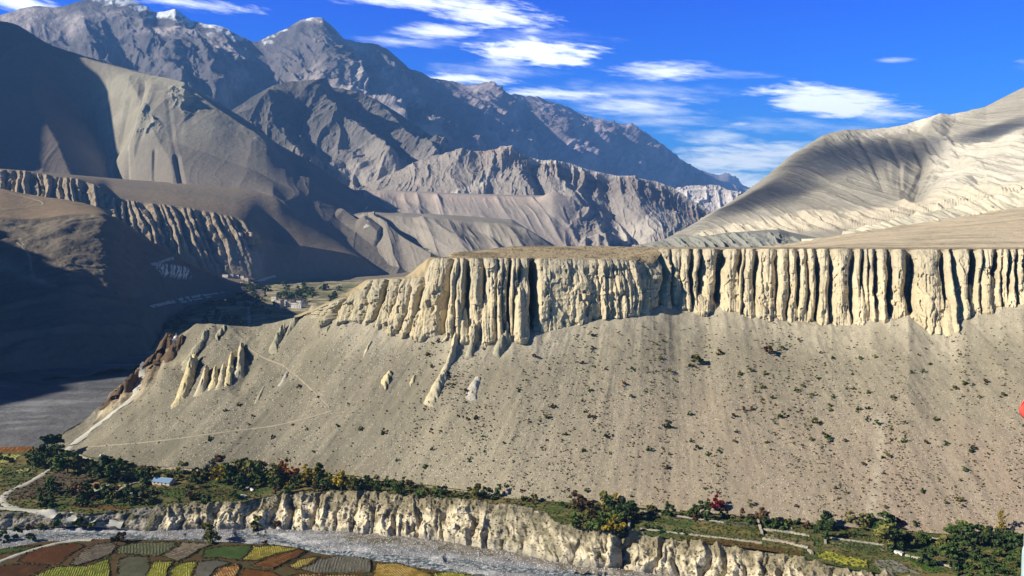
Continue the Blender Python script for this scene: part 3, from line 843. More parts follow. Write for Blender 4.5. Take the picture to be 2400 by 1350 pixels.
M_scree = terrain_mat('scree', 0.02, 0.13, 0.35, 0.16, bump=0.6, bscale=0.5, bdist=1.0,
                      speck=[(1.1, 0.84, (.58, .50, .41)), (0.7, 0.90, (.13, .11, .08))])
M_mesa = terrain_mat('mesa_rock', 0.06, 0.16, 0.5, 0.22, bump=1.0, bscale=0.4, bdist=1.4)
M_bluff = terrain_mat('bluff_rock', 0.08, 0.18, 0.6, 0.25, bump=0.8, bscale=0.5, bdist=0.9)
M_field = terrain_mat('field_soil', 0.08, 0.15, 0.8, 0.22, bump=0.5, bscale=1.2, bdist=0.4)
M_bed = terrain_mat('river_gravel', 0.1, 0.15, 1.0, 0.3, bump=0.8, bscale=0.9, bdist=0.6, speck=[(0.8, 0.72, (.62, .62, .62)), (1.3, 0.85, (.10, .10, .10))])

BASE = [zr(-300, 1060, -200), zr(130, 1052, -198), zr(160, 1056, -197), zr(200, 1068, -196), zr(300, 1090, -193), zr(400, 1096, -192), zr(480, 1099, -191), zr(600, 1102, -190), zr(700, 1108, -189),
        zr(800, 1112, -188), zr(900, 1124, -187), zr(1000, 1136, -186), zr(1100, 1150, -185), zr(1200, 1165, -184), zr(1300, 1173, -183), zr(1400, 1178, -182), zr(1500, 1184, -181),
        zr(1600, 1196, -181), zr(1700, 1206, -180), zr(1800, 1216, -180), zr(1900, 1226, -180), zr(2000, 1236, -180), zr(2200, 1250, -180), zr(2400, 1264, -180), zr(2900, 1290, -180)]
FOOT = [(130, 1044, 850), (150, 1012, 880), (200, 984, 905), (240, 950, 915), (262, 925, 915), (290, 900, 920), (320, 880, 925), (345, 850, 925), (362, 838, 925), (378, 812, 920), (400, 798, 915), (432, 789, 905),
        (470, 766, 895), (500, 760, 885), (540, 762, 875), (590, 768, 865), (640, 757, 855), (700, 742, 838), (730, 738, 825), (760, 748, 808),
        (800, 752, 796), (870, 748, 788), (930, 768, 778), (990, 786, 765), (1050, 788, 755), (1130, 800, 750), (1200, 792, 752), (1300, 776, 762),
        (1400, 750, 776), (1500, 737, 786), (1550, 716, 806), (1590, 718, 814), (1650, 728, 812), (1700, 722, 810), (1780, 740, 796), (1850, 754, 784), (1900, 762, 776),
        (2000, 764, 764), (2050, 748, 762), (2100, 744, 756), (2130, 742, 750), (2180, 782, 728), (2225, 782, 722), (2262, 738, 736), (2300, 732, 734), (2350, 720, 730), (2400, 712, 724), (2900, 700, 690)]
RIM = [(690, 745, 834), (705, 741, 833), (735, 724, 832), (760, 712), (800, 696), (835, 680), (860, 659), (880, 655), (950, 654), (975, 652), (990, 636), (1002, 612), (1012, 605, 792), (1100, 605, 785), (1250, 607, 786),
       (1350, 607), (1450, 608, 800), (1500, 613, 806), (1530, 620, 812), (1546, 622, 820), (1556, 584, 856), (1600, 583, 854), (1700, 583, 845), (1800, 583), (1900, 583, 812), (2000, 583, 800), (2100, 584), (2200, 584, 774), (2400, 584, 752), (2900, 584, 715)]

# --- scree slope with the nose at its left end
s = Sheet(130, 2900, 1500, [
    BASE, FOOT,
    [(p, r - (26 if p > 700 else -40), d + (34 if p > 700 else 40)) for (p, r, d) in FOOT],
    [(p, r + (0 if p > 700 else 160), d + (60 if p > 700 else 110)) for (p, r, d) in FOOT]], [330, 16, 12], smooth=3)
X, Y, Z = s.P[..., 0], s.P[..., 1], s.P[..., 2]
nb = s.blurn(10)
# falling-line coordinate: straight down on the right, swinging to lower left on the left part
sw = np.interp(s.U0, [100, 800, 1500, 2200], [.95, .75, .35, .05])
q = X - sw * (Z + 100)
gul = fbm(q / 16, Z / 130, o=4, seed=601)
gul2 = ridged(q / 60, Z / 300, o=4, seed=602)
d = gul * .3 + (gul2 - .4) * 1.3 * sstep(.03, .4, s.v) + .7 * fbm(X / 9, Z / 12, Y / 9, o=4, seed=603) + fbm(q / 5, Z / 40, o=2, seed=605) * .35
fan_ = 0
for (p_c, w_c, a_c) in [(735, 14, 2), (806, 16, 3), (900, 16, 4), (1057, 12, 4), (1131, 12, 3), (1199, 14, 4), (1256, 22, 7), (1410, 14, 2), (1556, 26, 5), (1626, 16, 5), (1690, 20, 6), (1740, 16, 5), (1775, 14, 4), (1820, 14, 4), (1868, 14, 4), (1913, 16, 5), (1948, 12, 4), (2002, 14, 4), (2040, 18, 5), (2086, 16, 5), (2127, 18, 7), (2214, 12, 3), (2240, 20, 7), (2292, 22, 8), (2344, 18, 6), (2390, 18, 5)]:
    fan_ = fan_ + a_c * np.clip(1 - np.abs(s.U0 - p_c - (1 - s.v) * 14) / (w_c * (.7 + 1.4 * np.clip(1 - s.v, 0, 1))), 0, 1) * sstep(.72, 1.0, s.v)
d = d + fan_ * .15
d = d * sstep(2.1, 1.7, s.v)
nose = sstep(520, 330, s.U0)
d = d + nose * sstep(.35, .9, s.v) * 5 * (ridged(X / 26, Z / 26, Y / 40, o=4, seed=604) - .35)
edgec = np.clip(1 - np.abs(s.v - 1.0) * 3.2, 0, 1) * sstep(440, 400, s.U0) * sstep(225, 262, s.U0)
d = d + edgec * 13 * (ridged(X / 14 + Z / 60, Z / 30, o=4, seed=608) - .45)
# eroded knob left of the trail, hollows and ribs
d = d + s.line([(560, 800), (585, 850), (560, 905)], 26, -4) + s.line([(478, 770), (420, 820), (395, 880)], 34, 10, .8) + s.line([(520, 762), (540, 770), (575, 800)], 30, 5) \
    + s.line([(560, 780), (600, 820), (700, 900)], 40, -3) + s.line([(240, 905), (300, 930), (330, 870)], 20, -2)
s.disp(d, nb)
X, Y, Z = s.P[..., 0], s.P[..., 1], s.P[..., 2]
c = np.zeros(s.P.shape) + (.268, .235, .168)
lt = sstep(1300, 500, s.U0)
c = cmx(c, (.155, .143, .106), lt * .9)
c = cmx(c, (.42, .37, .275), np.clip(fan_ * .16, 0, .6))
pink = sstep(1150, 1900, s.U0) * sstep(.75, .25, s.v)
c = cmx(c, (.33, .25, .185), pink * (.5 + .5 * sstep(-.3, .3, fbm(q / 50, Z / 90, o=4, seed=612))) * .8)
c = cmx(c, (.43, .38, .28), sstep(.72, 1.0, s.v + .12 * fbm(q / 12, Z / 80, o=4, seed=613)) * sstep(600, 900, s.U0) * .75)
c = cmx(c, (.42, .36, .26), sstep(.15, .45, gul) * .2)
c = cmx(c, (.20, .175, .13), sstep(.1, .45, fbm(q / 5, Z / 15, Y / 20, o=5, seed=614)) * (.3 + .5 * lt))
c = cmx(c, (.46, .39, .25), nose * sstep(.62, .85, s.v) * sstep(-.2, .3, fbm(X / 25, Z / 20, o=4, seed=615)) * .9)
c = cmx(c, (.16, .10, .06), edgec * sstep(.15, .5, edgec) * .8)
c = cmx(c, (.47, .41, .30), np.clip(s.line([(2065, 980), (2060, 1100), (2035, 1220)], 20, 1) * .6, 0, 1))
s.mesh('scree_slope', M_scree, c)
S_slope = s

# --- mesa: fluted cliff and plateau
CL = [(690, 3), (716, 2), (745, 3), (770, 3), (806, 7), (838, 5), (868, 5), (900, 8), (932, 5), (962, 4), (985, 6), (1030, 3), (1057, 9), (1072, 4), (1088, 9), (1108, 3), (1131, 7), (1150, 3), (1168, 4), (1183, 4), (1199, 10), (1212, 4),
      (1222, 5), (1252, 17), (1290, .8), (1340, 1.2), (1385, 1.5), (1405, 3), (1422, 2), (1440, 3.5), (1460, 2), (1482, 3), (1500, 2.5), (1520, 3), (1553, 7), (1577, 6), (1600, 4), (1625, 9), (1646, 8), (1689, 13), (1700, 3),
      (1737, 10), (1748, 5), (1773, 9), (1790, 3), (1818, 8), (1833, 3), (1846, 6), (1867, 9), (1890, 6), (1913, 9), (1926, 3), (1947, 8), (1962, 3), (2001, 9), (2026, 9), (2038, 5), (2052, 8), (2066, 3), (2085, 11), (2098, 3), (2126, 14),
      (2150, 1.5), (2175, 1.5), (2212, 12), (2238, 12), (2262, 2.5), (2291, 17), (2310, 4), (2343, 12), (2356, 5), (2372, 8), (2391, 8)]
x_ = 2391
r_ = random.Random(3)
while x_ < 2900:
    x_ += r_.uniform(14, 40); CL.append((x_, r_.choice([4, 8, 10, 13])))
s = Sheet(690, 2900, 2300, [
    [(p, r + 62, d + 4) for (p, r, d) in FOOT if p > 660],
    [(p, r, d + 1) for (p, r, d) in FOOT if p > 660],
    RIM,
    [(690, 740, 845), (735, 724, 850), (800, 694, 865), (860, 655, 880), (950, 648, 900), (1000, 608, 860), (1012, 603, 830), (1250, 603, 830), (1450, 603, 842), (1500, 598, 850), (1546, 592, 858), (1556, 583, 872), (2000, 582, 850), (2900, 583, 760)],
    [(690, 770, 930), (860, 690, 960), (1000, 640, 960), (1060, 592, 960), (1120, 586, 1000), (1200, 577, 1060), (1300, 576, 1100), (1550, 579, 1150), (2000, 580, 1150), (2900, 581, 1100)],
    [(690, 900, 1040), (860, 800, 1100), (1000, 700, 1200), (1120, 620, 1300), (1250, 586, 1400), (1550, 583, 1400), (2900, 584, 1500)]], [30, 240, 26, 26, 6], smooth=2)
X, Y, Z = s.P[..., 0], s.P[..., 1], s.P[..., 2]
t = np.clip(s.v - 1, -1, 1)                          # 0 foot .. 1 rim
H_ = 62.0
wob = (fbm(s.v * 2.4, s.U0 / 70, o=3, seed=700) * 8 + (1 - np.clip(t, 0, 1)) * 20 * fbm(s.U0 / 110, s.v * .7, o=2, seed=720) + fbm(s.v * 9, s.U0 / 40, o=2, seed=701) * 1.2)
pu = s.U0 + wob * (1 - .4 * sstep(.8, 1, t)) + (1 - t) * np.interp(s.U0, [700, 1000, 1260, 1500, 2900], [26, 22, 2, 2, 0])
CL = [(a_, b_) for (a_, b_) in CL if b_ > 3 or a_ < 1000 or 1260 < a_ < 1540]
cx_ = np.array([a for a, b in CL]); cd_ = np.array([b * (1.0 if b < 6 else 1.22) for a, b in CL], float)
i = np.clip(np.searchsorted(cx_, pu) - 1, 0, len(cx_) - 2)
a, b = cx_[i], cx_[i + 1]
f = np.clip((pu - a) / (b - a), 0, 1)
dep = cd_[i] * (1 - f) + cd_[i + 1] * f
dep = 11.5 * (dep / 10) ** 1.45
wm_ = np.maximum((b - a) * .4, 3)
gl = np.clip(11.5 * (cd_[i] / 10) ** 1.45 / wm_, 0, 2) * .10; gr = np.clip(11.5 * (cd_[i + 1] / 10) ** 1.45 / wm_, 0, 2) * .07
tp = .55 + .6 * sstep(.2, 1.0, t)
f = np.clip((f - gl * tp) / (1 - (gl + gr) * tp), 0, 1)
prof = (1 - np.abs(2 * f - 1) ** 2.6) ** .55
dep = 1.15 * dep * (.42 + .62 * sstep(1.02, .72, t)) * (.75 + .25 * sstep(0, .5, t))
pid = _h(i.astype(np.int64), i * 0, i * 0, 5)
grp = _h((i // 2).astype(np.int64), i * 0, i * 0, 9)
flare = np.clip(1 - t, 0, 1.0) ** 1.2 * (2.4 + 3.4 * pid + 3.4 * grp) * prof * sstep(-.9, .05, s.v - 1)
# broken buttresses leaning on the wall: (centre, width px, height of the tip 0..1, bulge m)
BT = [(835, 30, .6, 3), (905, 26, .7, 4), (985, 40, .45, 8), (1012, 20, .75, 3), (1088, 26, .40, 7), (1142, 34, .62, 7), (1172, 20, .3, 4), (1224, 44, .78, 10), (1262, 20, .25, 5), (1330, 40, .22, 3), (1420, 26, .5, 3), (1446, 16, .62, 2.5), (1470, 16, .7, 2.5), (1492, 16, .6, 2.5), (1515, 18, .66, 3),
      (1597, 20, .34, 6), (1610, 22, .72, 3), (1643, 54, .30, 11), (1662, 20, .8, 3), (1706, 34, .36, 7), (1724, 24, .7, 4), (1757, 26, .52, 7), (1783, 16, .3, 4), (1802, 32, .58, 6), (1826, 16, .25, 4), (1858, 26, .40, 6), (1884, 18, .62, 4), (1893, 12, .12, 6), (1936, 20, .55, 8), (1962, 22, .5, 7),
      (1988, 24, .3, 4), (2018, 34, .55, 7), (2058, 22, .3, 5), (2070, 20, .7, 3), (2108, 40, .42, 7), (2164, 70, .25, 5), (2190, 60, .9, 4), (2222, 28, .42, 8), (2262, 50, .7, 4), (2282, 34, .5, 6), (2325, 40, .6, 4), (2372, 26, .4, 4), (2405, 30, .5, 5)]
btr = np.zeros(s.v.shape)
for kx in range(0):
    pass
for (bc, bw, bt, ba) in BT:
    q_ = np.clip(1 - np.clip(t + .05, 0, 2) / (bt * (1 + .1 * fbm(s.U0 / 9, s.v * 4, o=2, seed=int(bc)))), 0, 1)
    wq = bw * .5 * (.12 + .95 * q_ ** .55)
    xx = (s.U0 - bc + 3 * fbm(s.v * 5, s.v * 0 + bc, o=2, seed=5)) / wq
    btr = np.maximum(btr, ba * 1.15 * q_ ** .5 * np.sqrt(np.clip(1 - xx * xx, 0, 1)) * (q_ > 0))
btr = btr * sstep(-.9, .0, s.v - 1)
# second-order ribs and knobs
ribs = np.sqrt(cells(s.U0 / 15 + fbm(s.v * 1.6, s.U0 / 60, o=3, seed=702) * .55, 15))
ribs2 = np.sqrt(cells(s.U0 / 5.5 + fbm(s.v * 3.0, s.U0 / 30, o=3, seed=703) * .6, 19))
calm = 1 - .75 * sstep(1255, 1275, s.U0) * sstep(1400, 1370, s.U0) - .5 * sstep(2130, 2145, s.U0) * sstep(2205, 2185, s.U0)
lowrib = 1 + 1.2 * sstep(1400, 1420, s.U0) * sstep(1545, 1520, s.U0) * sstep(.75, .5, t)
wall_ = -dep * (1 - prof) * (1 + .35 * np.clip(1 - t, 0, 1)) + flare
D = np.maximum(wall_, np.where(btr > 0, btr - 1.5 - .25 * dep, -99)) + ((ribs - .6) * 1.3 * calm * lowrib + (ribs2 - .6) * .45 * calm * lowrib) * sstep(1.03, .9, t)
D = D + 2.4 * fbm(X / 14, Z / 18, Y / 12, o=4, seed=704) + .9 * (ridged(X / 7, Z / 12, Y / 8, o=4, seed=714) - .4) + .6 * fbm(X / 2.5, Z / 3, Y / 3, o=3, seed=705)
D = D + 7 * fbm(X / 70, Z / 90, o=2, seed=706) * sstep(1.0, .7, t)
# many pillars round off below the rim, some slabs have fallen away
ht_ = .80 + .22 * _h(i.astype(np.int64), i * 0 + 3, i * 0, 41)
D = D - (1.5 + 3.0 * np.abs(pid)) * sstep(-.10, .07, t - ht_ + .03 * fbm(s.U0 / 8, s.v * 3, o=2, seed=721)) * (np.abs(pid) > .25)
D = D + 1.6 * (sstep(-.06, .06, fbm(s.U0 / 26, s.v * 4.5, o=3, seed=722)) - .5) * sstep(1.0, .85, t)
D = D - 2.6 * sstep(.30, .45, fbm(s.U0 / 16, s.v * 5, o=3, seed=723)) * sstep(.95, .8, t)
# soft shoulder at the rim, hard band half way up, hollows
D = D - 2.4 * sstep(.86, 1.0, t) ** 2 + .5 * sstep(.03, 0, np.abs(t - .43 - .02 * fbm(s.U0 / 40, s.v * 0, o=2, seed=3)))
D = D - 3.0 * sstep(26, 8, np.hypot(s.U0 - 1440, (s.R0 - 640) * 1.0)) - 2.5 * sstep(20, 5, np.hypot(s.U0 - 1142, (s.R0 - 700) * .55)) - 4 * sstep(16, 5, np.hypot(s.U0 - 1010, (s.R0 - 720) * .8))
D = D + 3 * sstep(22, 8, np.abs(s.U0 - 1225)) * sstep(.75, .3, t)
fade = np.where(s.v <= 2, 1.0, np.clip(1 - (s.v - 2) * 1.15, 0, 1) ** 1.5)
D = D * fade
hn = s.blurn(22)[int(30 + 120)][None].repeat(s.P.shape[0], 0)
hn[..., 2] = 0
hn[..., 0] *= .75
hn /= np.linalg.norm(hn, axis=-1, keepdims=True)
s.P = s.P + hn * D[..., None]
s.P[..., 2] += np.where(s.v > 2, .8 * fbm(X / 20, Y / 20, o=4, seed=707) * np.clip((s.v - 2) * 6, 0, 1), 0) - 1.8 * (1 - prof) * dep / 8 * sstep(.9, 1, t) * fade
X, Y, Z = s.P[..., 0], s.P[..., 1], s.P[..., 2]
c = np.zeros(s.P.shape) + (.57, .475, .305)
c = cmx(c, (.50, .43, .30), sstep(.45, .75, t + .12 * fbm(X / 20, Z / 20, o=4, seed=708)))
c = cmx(c, (.42, .37, .27), sstep(.9, .99, t + .06 * fbm(X / 10, Z / 10, o=3, seed=709)) * .8)
c = cmx(c, (.70, .58, .40), sstep(1500, 2000, s.U0) * sstep(-.3, .4, fbm(X / 40, Z / 60, o=3, seed=710)) * .6)
c = cmx(c, (.36, .31, .20), sstep(.1, .5, fbm(X / 3, Z / 30, o=4, seed=711)) * .5)
c = cmx(c, (.30, .28, .20), sstep(1000, 850, s.U0) * .45)
c = cmx(c, (.40, .345, .24), sstep(.1, .5, fbm(X / 160, Z / 2.2, Y / 160, o=3, seed=715)) * .35)
pl = sstep(2.0, 2.04, s.v)
pc = np.zeros(s.P.shape) + (.40, .32, .20)
pc = cmx(pc, (.17, .135, .08), sstep(0, .4, fbm(X / 25, Y / 60, o=5, seed=712)) * .75)
pc = cmx(pc, (.42, .36, .24), sstep(2.25, 2.05, s.v) * .6)
c = c * (1 - pl[..., None]) + pc * pl[..., None]
s.mesh('mesa', M_mesa, c)
S_mesa = s

# --- terrace along the foot, bluff, river bed and the near bank
EDGE = [zr(-700, 1212, -196), zr(0, 1204, -196), zr(100, 1200, -196), zr(200, 1204, -195), zr(330, 1192, -193), zr(380, 1186, -192), zr(450, 1180, -191.5), zr(560, 1178, -191), zr(620, 1163, -190), zr(700, 1155, -189),
        zr(800, 1152, -188), zr(900, 1154, -187), zr(1000, 1164, -186.5), zr(1100, 1174, -186), zr(1200, 1184, -185), zr(1280, 1200, -184), zr(1300, 1225, -184), zr(1400, 1242, -183.5), zr(1460, 1256, -183), zr(1480, 1246, -183), zr(1600, 1266, -182.5),
        zr(1700, 1278, -182), zr(1800, 1292, -182), zr(1900, 1312, -182), zr(2000, 1334, -182), zr(2100, 1346, -182), zr(2200, 1370, -182), zr(2400, 1410, -182), zr(2900, 1500, -182)]
BB = [zr(-700, 1272, -208), zr(0, 1246, -207.5), zr(200, 1240, -207.5), zr(350, 1248, -207), zr(470, 1242, -207), zr(600, 1242, -206.5), zr(700, 1247, -206.5), zr(800, 1252, -206), zr(900, 1260, -205.5), zr(1000, 1268, -205), zr(1100, 1283, -204),
      zr(1200, 1300, -203.5), zr(1300, 1322, -202), zr(1400, 1334, -201), zr(1500, 1344, -200.5), zr(1600, 1358, -200), zr(1700, 1378, -199.5), zr(1800, 1405, -199), zr(2000, 1455, -199), zr(2400, 1530, -199), zr(2900, 1620, -199)]
NB = [zr(-700, 1340, -205.5), zr(0, 1285, -205.5), zr(100, 1268, -205), zr(200, 1262, -205), zr(290, 1262, -205), zr(450, 1265, -205), zr(560, 1271, -204.5), zr(650, 1276, -204.5), zr(700, 1285, -204), zr(780, 1301, -204), zr(870, 1311, -203.5), zr(960, 1326, -203), zr(1050, 1339, -202.5),
      zr(1140, 1350, -202), zr(1300, 1378, -201), zr(1600, 1440, -200), zr(2900, 1720, -198)]


def inpoly(U, R, poly):
    ins = np.zeros(U.shape, bool)
    n = len(poly)
    for k in range(n):
        x1, y1 = poly[k]; x2, y2 = poly[(k + 1) % n]
        m = ((y1 > R) != (y2 > R)) & (U < (x2 - x1) * (R - y1) / (y2 - y1 + 1e-9) + x1)
        ins ^= m
    return ins


def pdist(U, R, poly):
    best = np.full(U.shape, 1e9)
    for k in range(len(poly)):
        ax, ay = poly[k]; bx, by = poly[(k + 1) % len(poly)]
        dx, dy = bx - ax, by - ay
        t_ = np.clip(((U - ax) * dx + (R - ay) * dy * 6.25) / (dx * dx + dy * dy * 6.25 + 1e-9), 0, 1)
        best = np.minimum(best, np.hypot(U - ax - t_ * dx, (R - ay - t_ * dy) * 2.5))
    return best


def paint_plots(s, c, plots, edgecol=(.10, .075, .03)):
    """each plot: polygon, soil colour, (row colour, spacing, angle) of its crop rows"""
    X, Y = s.P[..., 0], s.P[..., 1]
    hgt = np.zeros(s.U0.shape)
    Uw = s.U0 + 5 * fbm(X / 7, Y / 7, o=3, seed=71); Rw = s.R0 + 1.6 * fbm(X / 6, Y / 6, o=3, seed=72)
    for (poly, colr, rows) in plots:
        colr = tuple(x * .72 for x in colr)
        m = inpoly(Uw, Rw, poly)
        dd = pdist(Uw, Rw, poly)
        w = m * sstep(1.0, 3.0, dd)
        hgt += m * sstep(.8, 2.0, dd) * (.3 + 1.5 * ((poly[0][0] * 7 + poly[0][1] * 3) % 10) / 10)
        pc = np.zeros(c.shape) + colr
        pc = cmx(pc, tuple(x * 1.5 for x in colr), .5 * sstep(-.2, .5, fbm(X / 9, Y / 9, o=3, seed=int(poly[0][0]))))
        if rows:
            rc, sp, ang = rows
            qq = (X * math.cos(ang) + Y * math.sin(ang)) / sp + .35 * fbm(X / 14, Y / 14, o=2, seed=4)
            st_ = sstep(.25, .8, .5 + .5 * np.sin(qq * 2 * math.pi)) * sstep(-.35, .3, fbm(X / 2.6, Y / 2.6, o=2, seed=9) + .5 * fbm(X / 14, Y / 14, o=2, seed=10)) * .85
            pc = cmx(pc, rc, st_)
            hgt += w * st_ * .5
        c = c * (1 - w[..., None]) + pc * w[..., None]
        rim = m & (dd < 1.6)
        c = cmx(c, edgecol, rim * .7)
    return c, hgt


s = Sheet(-700, 2900, 2200, [EDGE, BASE, [(p, r - 6, d + 10) for (p, r, d) in BASE]], [150, 4], smooth=0)
# far left the flat reaches further back
X, Y, Z = s.P[..., 0], s.P[..., 1], s.P[..., 2]
steps = np.floor(s.v * 4 + .3 * fbm(X / 40, Y / 40, o=2, seed=3)) / 4
s.P[..., 2] += .5 * fbm(X / 12, Y / 12, o=4, seed=801) - .35 + sstep(1200, 1320, s.U0) * 1.2 * (np.clip(steps, 0, 1) - s.v)
c = np.zeros(s.P.shape) + (.11, .11, .042)
c = cmx(c, (.20, .15, .06), sstep(-.1, .4, fbm(X / 18, Y / 10, o=4, seed=802)) * .7)
c = cmx(c, (.05, .085, .02), sstep(0, .3, fbm(X / 14, Y / 9, o=4, seed=803)) * .8)
plots = [
    ([(-20, 1165), (60, 1128), (140, 1104), (262, 1112), (235, 1128), (180, 1146), (140, 1160), (30, 1172)], (.10, .075, .05), ((.15, .11, .07), 3, .9)),
    ([(150, 1158), (200, 1132), (245, 1126), (232, 1140), (190, 1158)], (.25, .13, .06), ((.50, .30, .16), 2.0, .9)),
    ([(192, 1160), (245, 1134), (262, 1134), (240, 1156), (205, 1164)], (.30, .30, .18), ((.6, .6, .42), 4, .9)),
    ([(250, 1163), (276, 1138), (302, 1134), (298, 1142), (262, 1165)], (.34, .30, .18), ((.55, .5, .34), 4, .9)),
    ([(170, 1178), (310, 1190), (305, 1196), (160, 1190)], (.17, .08, .03), None),
    ([(-200, 1046), (80, 1040), (78, 1060), (-200, 1066)], (.20, .085, .02), ((.3, .14, .04), 4, .3)),
    ([(-200, 1068), (55, 1064), (30, 1084), (-200, 1096)], (.25, .25, .07), ((.55, .52, .2), 3, .8)),
    ([(-200, 1100), (20, 1090), (-10, 1120), (-200, 1130)], (.10, .14, .03), ((.3, .32, .08), 4, .8)),
    ([(36, 1102), (72, 1096), (66, 1106), (44, 1108)], (.3, .3, .1), ((.6, .6, .3), 4, .8)),
    ([(1908, 1293), (1940, 1293), (2036, 1312), (2034, 1331), (1985, 1326), (1920, 1306)], (.30, .30, .035), ((.42, .40, .06), 2.4, .4)),
    ([(2044, 1312), (2096, 1310), (2160, 1345), (2064, 1337)], (.27, .25, .22), None),
    ([(1600, 1258), (1700, 1264), (1888, 1291), (1885, 1304), (1740, 1290), (1610, 1268)], (.15, .085, .025), None),
    ([(1792, 1250), (1908, 1268), (1910, 1279), (1795, 1262)], (.26, .20, .11), None),
    ([(1675, 1234), (1782, 1246), (1784, 1255), (1670, 1245)], (.20, .16, .05), None),
    ([(1500, 1218), (1660, 1240), (1655, 1250), (1500, 1232)], (.17, .17, .07), None),
    ([(1560, 1206), (1780, 1226), (1780, 1236), (1560, 1216)], (.13, .13, .08), None),
    ([(1945, 1262), (2080, 1280), (2080, 1292), (1950, 1280)], (.06, .09, .03), ((.22, .18, .12), 3.2, .2)),
    ([(2110, 1302), (2170, 1310), (2220, 1340), (2160, 1335)], (.06, .15, .02), ((.03, .07, .01), 3, .3)),
    ([(2110, 1245), (2240, 1262), (2240, 1275), (2120, 1262)], (.16, .15, .05), None),
    ([(370, 1140), (470, 1144), (470, 1172), (360, 1165)], (.05, .08, .02), ((.12, .12, .04), 3, .4)),
    ([(430, 1130), (560, 1142), (555, 1170), (450, 1162)], (.07, .08, .025), ((.17, .11, .04), 5, .6)),
    ([(310, 1112), (350, 1110), (345, 1126), (305, 1124)], (.19, .15, .04), None),
]
c, hg = paint_plots(s, c, plots)
s.P[..., 2] += hg * .5
s.mesh('terrace', M_field, c)
S_terr = s

# bluff
s = Sheet(-700, 2900, 2400, [[(p, r + 8, d - 10) for (p, r, d) in BB], BB, EDGE, [(p, r - 2, d + 4) for (p, r, d) in EDGE]], [10, 150, 6], smooth=2)
X, Y, Z = s.P[..., 0], s.P[..., 1], s.P[..., 2]
t = np.clip(s.v - 1, 0, 1)
wx = fbm(X / 14, Z / 10, o=3, seed=900)
strong = sstep(340, 400, s.U0) * (1 - .45 * sstep(1100, 1180, s.U0) * sstep(1420, 1300, s.U0))
c1 = cells(s.U0 / 52 + wx * .55 - t * .45 + .5 * fbm(s.U0 / 120, t * 0, o=2, seed=31), 33)
c2 = cells(s.U0 / 21 + wx * 1.3 - t * .6, 35)
p1 = np.sqrt(np.clip(c1, 0, 1)); p2 = np.sqrt(np.clip(c2, 0, 1))
i1 = np.floor(s.U0 / 44)
knob = sstep(.95, .45, t + .3 * _h(i1.astype(np.int64), (i1 * 0).astype(np.int64), (i1 * 0).astype(np.int64), 77)) * sstep(-.05, .15, t)
D = strong * ((p1 - .55) * 7.0 * (.3 + .7 * knob) + (p2 - .6) * 1.9 * (.4 + .6 * knob) + 3.2 * fbm(X / 24, Z / 20, Y / 20, o=3, seed=908) + 2.8 * (ridged(X / 6, Z / 14, Y / 7, o=4, seed=901) - .4)) + (1 - strong) * 1.6 * fbm(X / 5, Z / 3, o=4, seed=902)
D = D + 1.0 * fbm(X / 3.2, Z / 3.2, Y / 3.2, o=4, seed=903)
gully = s.line([(1456, 1250), (1470, 1300), (1440, 1335)], 24, -9)
D = (D + gully - 3 * sstep(.2, .0, t)) * np.clip(sstep(2.9, 2.0, s.v) * .6 + .4, 0, 1)
hn = s.blurn(16)
s.P = s.P + hn * D[..., None]
X, Y, Z = s.P[..., 0], s.P[..., 1], s.P[..., 2]
nn = s.normals()
c = np.zeros(s.P.shape) + (.50, .43, .30)
c = cmx(c, (.72, .62, .43), sstep(.55, .9, p1 * knob + .2 * wx) * .8)
veg = sstep(.5, .9, t + .5 * fbm(X / 9, Z / 4, o=4, seed=905)) * .75
veg = np.maximum(veg, sstep(.08, .4, fbm(X / 7, Z / 4, Y / 6, o=5, seed=906)) * .8 * sstep(0, .1, 1.05 - p1 * knob))
c = cmx(c, (.12, .10, .055), veg)
c = cmx(c, (.30, .27, .22), sstep(.25, .02, t) * .7)
c = cmx(c, (.22, .20, .165), (1 - strong) * .75)
c = cmx(c, (.08, .075, .035), (1 - strong) * sstep(-.1, .25, fbm(X / 9, Z / 3, Y / 9, o=4, seed=909)) * .9)
s.mesh('bluff', M_bluff, c)
S_bluff = s

# river bed
s = Sheet(-700, 2900, 1500, [[(p, r + 14, d - 8) for (p, r, d) in NB], [(p, r + 1, d) for (p, r, d) in NB], BB, [(p, r - 5, d + 6) for (p, r, d) in BB]], [6, 90, 5], smooth=3)
s.P[..., 2] = s.P[..., 2] - np.where(s.v < 1.3, 2.0 * sstep(1.3, 1.0, s.v), 0)
X, Y, Z = s.P[..., 0], s.P[..., 1], s.P[..., 2]
ch = [[(-300, 1262), (0, 1256), (80, 1256), (150, 1251), (230, 1249), (300, 1253), (380, 1262), (440, 1262)], [(560, 1248), (640, 1258), (700, 1276), (780, 1290), (860, 1300), (960, 1318), (1050, 1332), (1150, 1346), (1300, 1360), (1500, 1380)],
      [(440, 1262), (520, 1268), (640, 1272), (700, 1280)], [(1050, 1310), (1180, 1330), (1300, 1340), (1420, 1345)], [(860, 1300), (920, 1300), (1000, 1312), (1050, 1330)]]
g = 0
for l in ch:
    g = np.minimum(g, s.line(l, 13 if l is not ch[0] else 9, -2.4, .7))
rock = ridged(X / 4, Y / 5, o=4, seed=911)
s.P[..., 2] += g + .9 * fbm(X / 8, Y / 8, o=5, seed=910) + .5 * (rock - .3) + .5
c = np.zeros(s.P.shape) + (.22, .22, .225)
c = cmx(c, (.38, .38, .39), sstep(0, .35, fbm(X / 40, Y / 9, o=5, seed=912)))
c = cmx(c, (.22, .19, .15), sstep(1.55, 1.8, s.v + .25 * fbm(X / 30, Y / 20, o=4, seed=913)) * sstep(700, 900, s.U0) * .85)
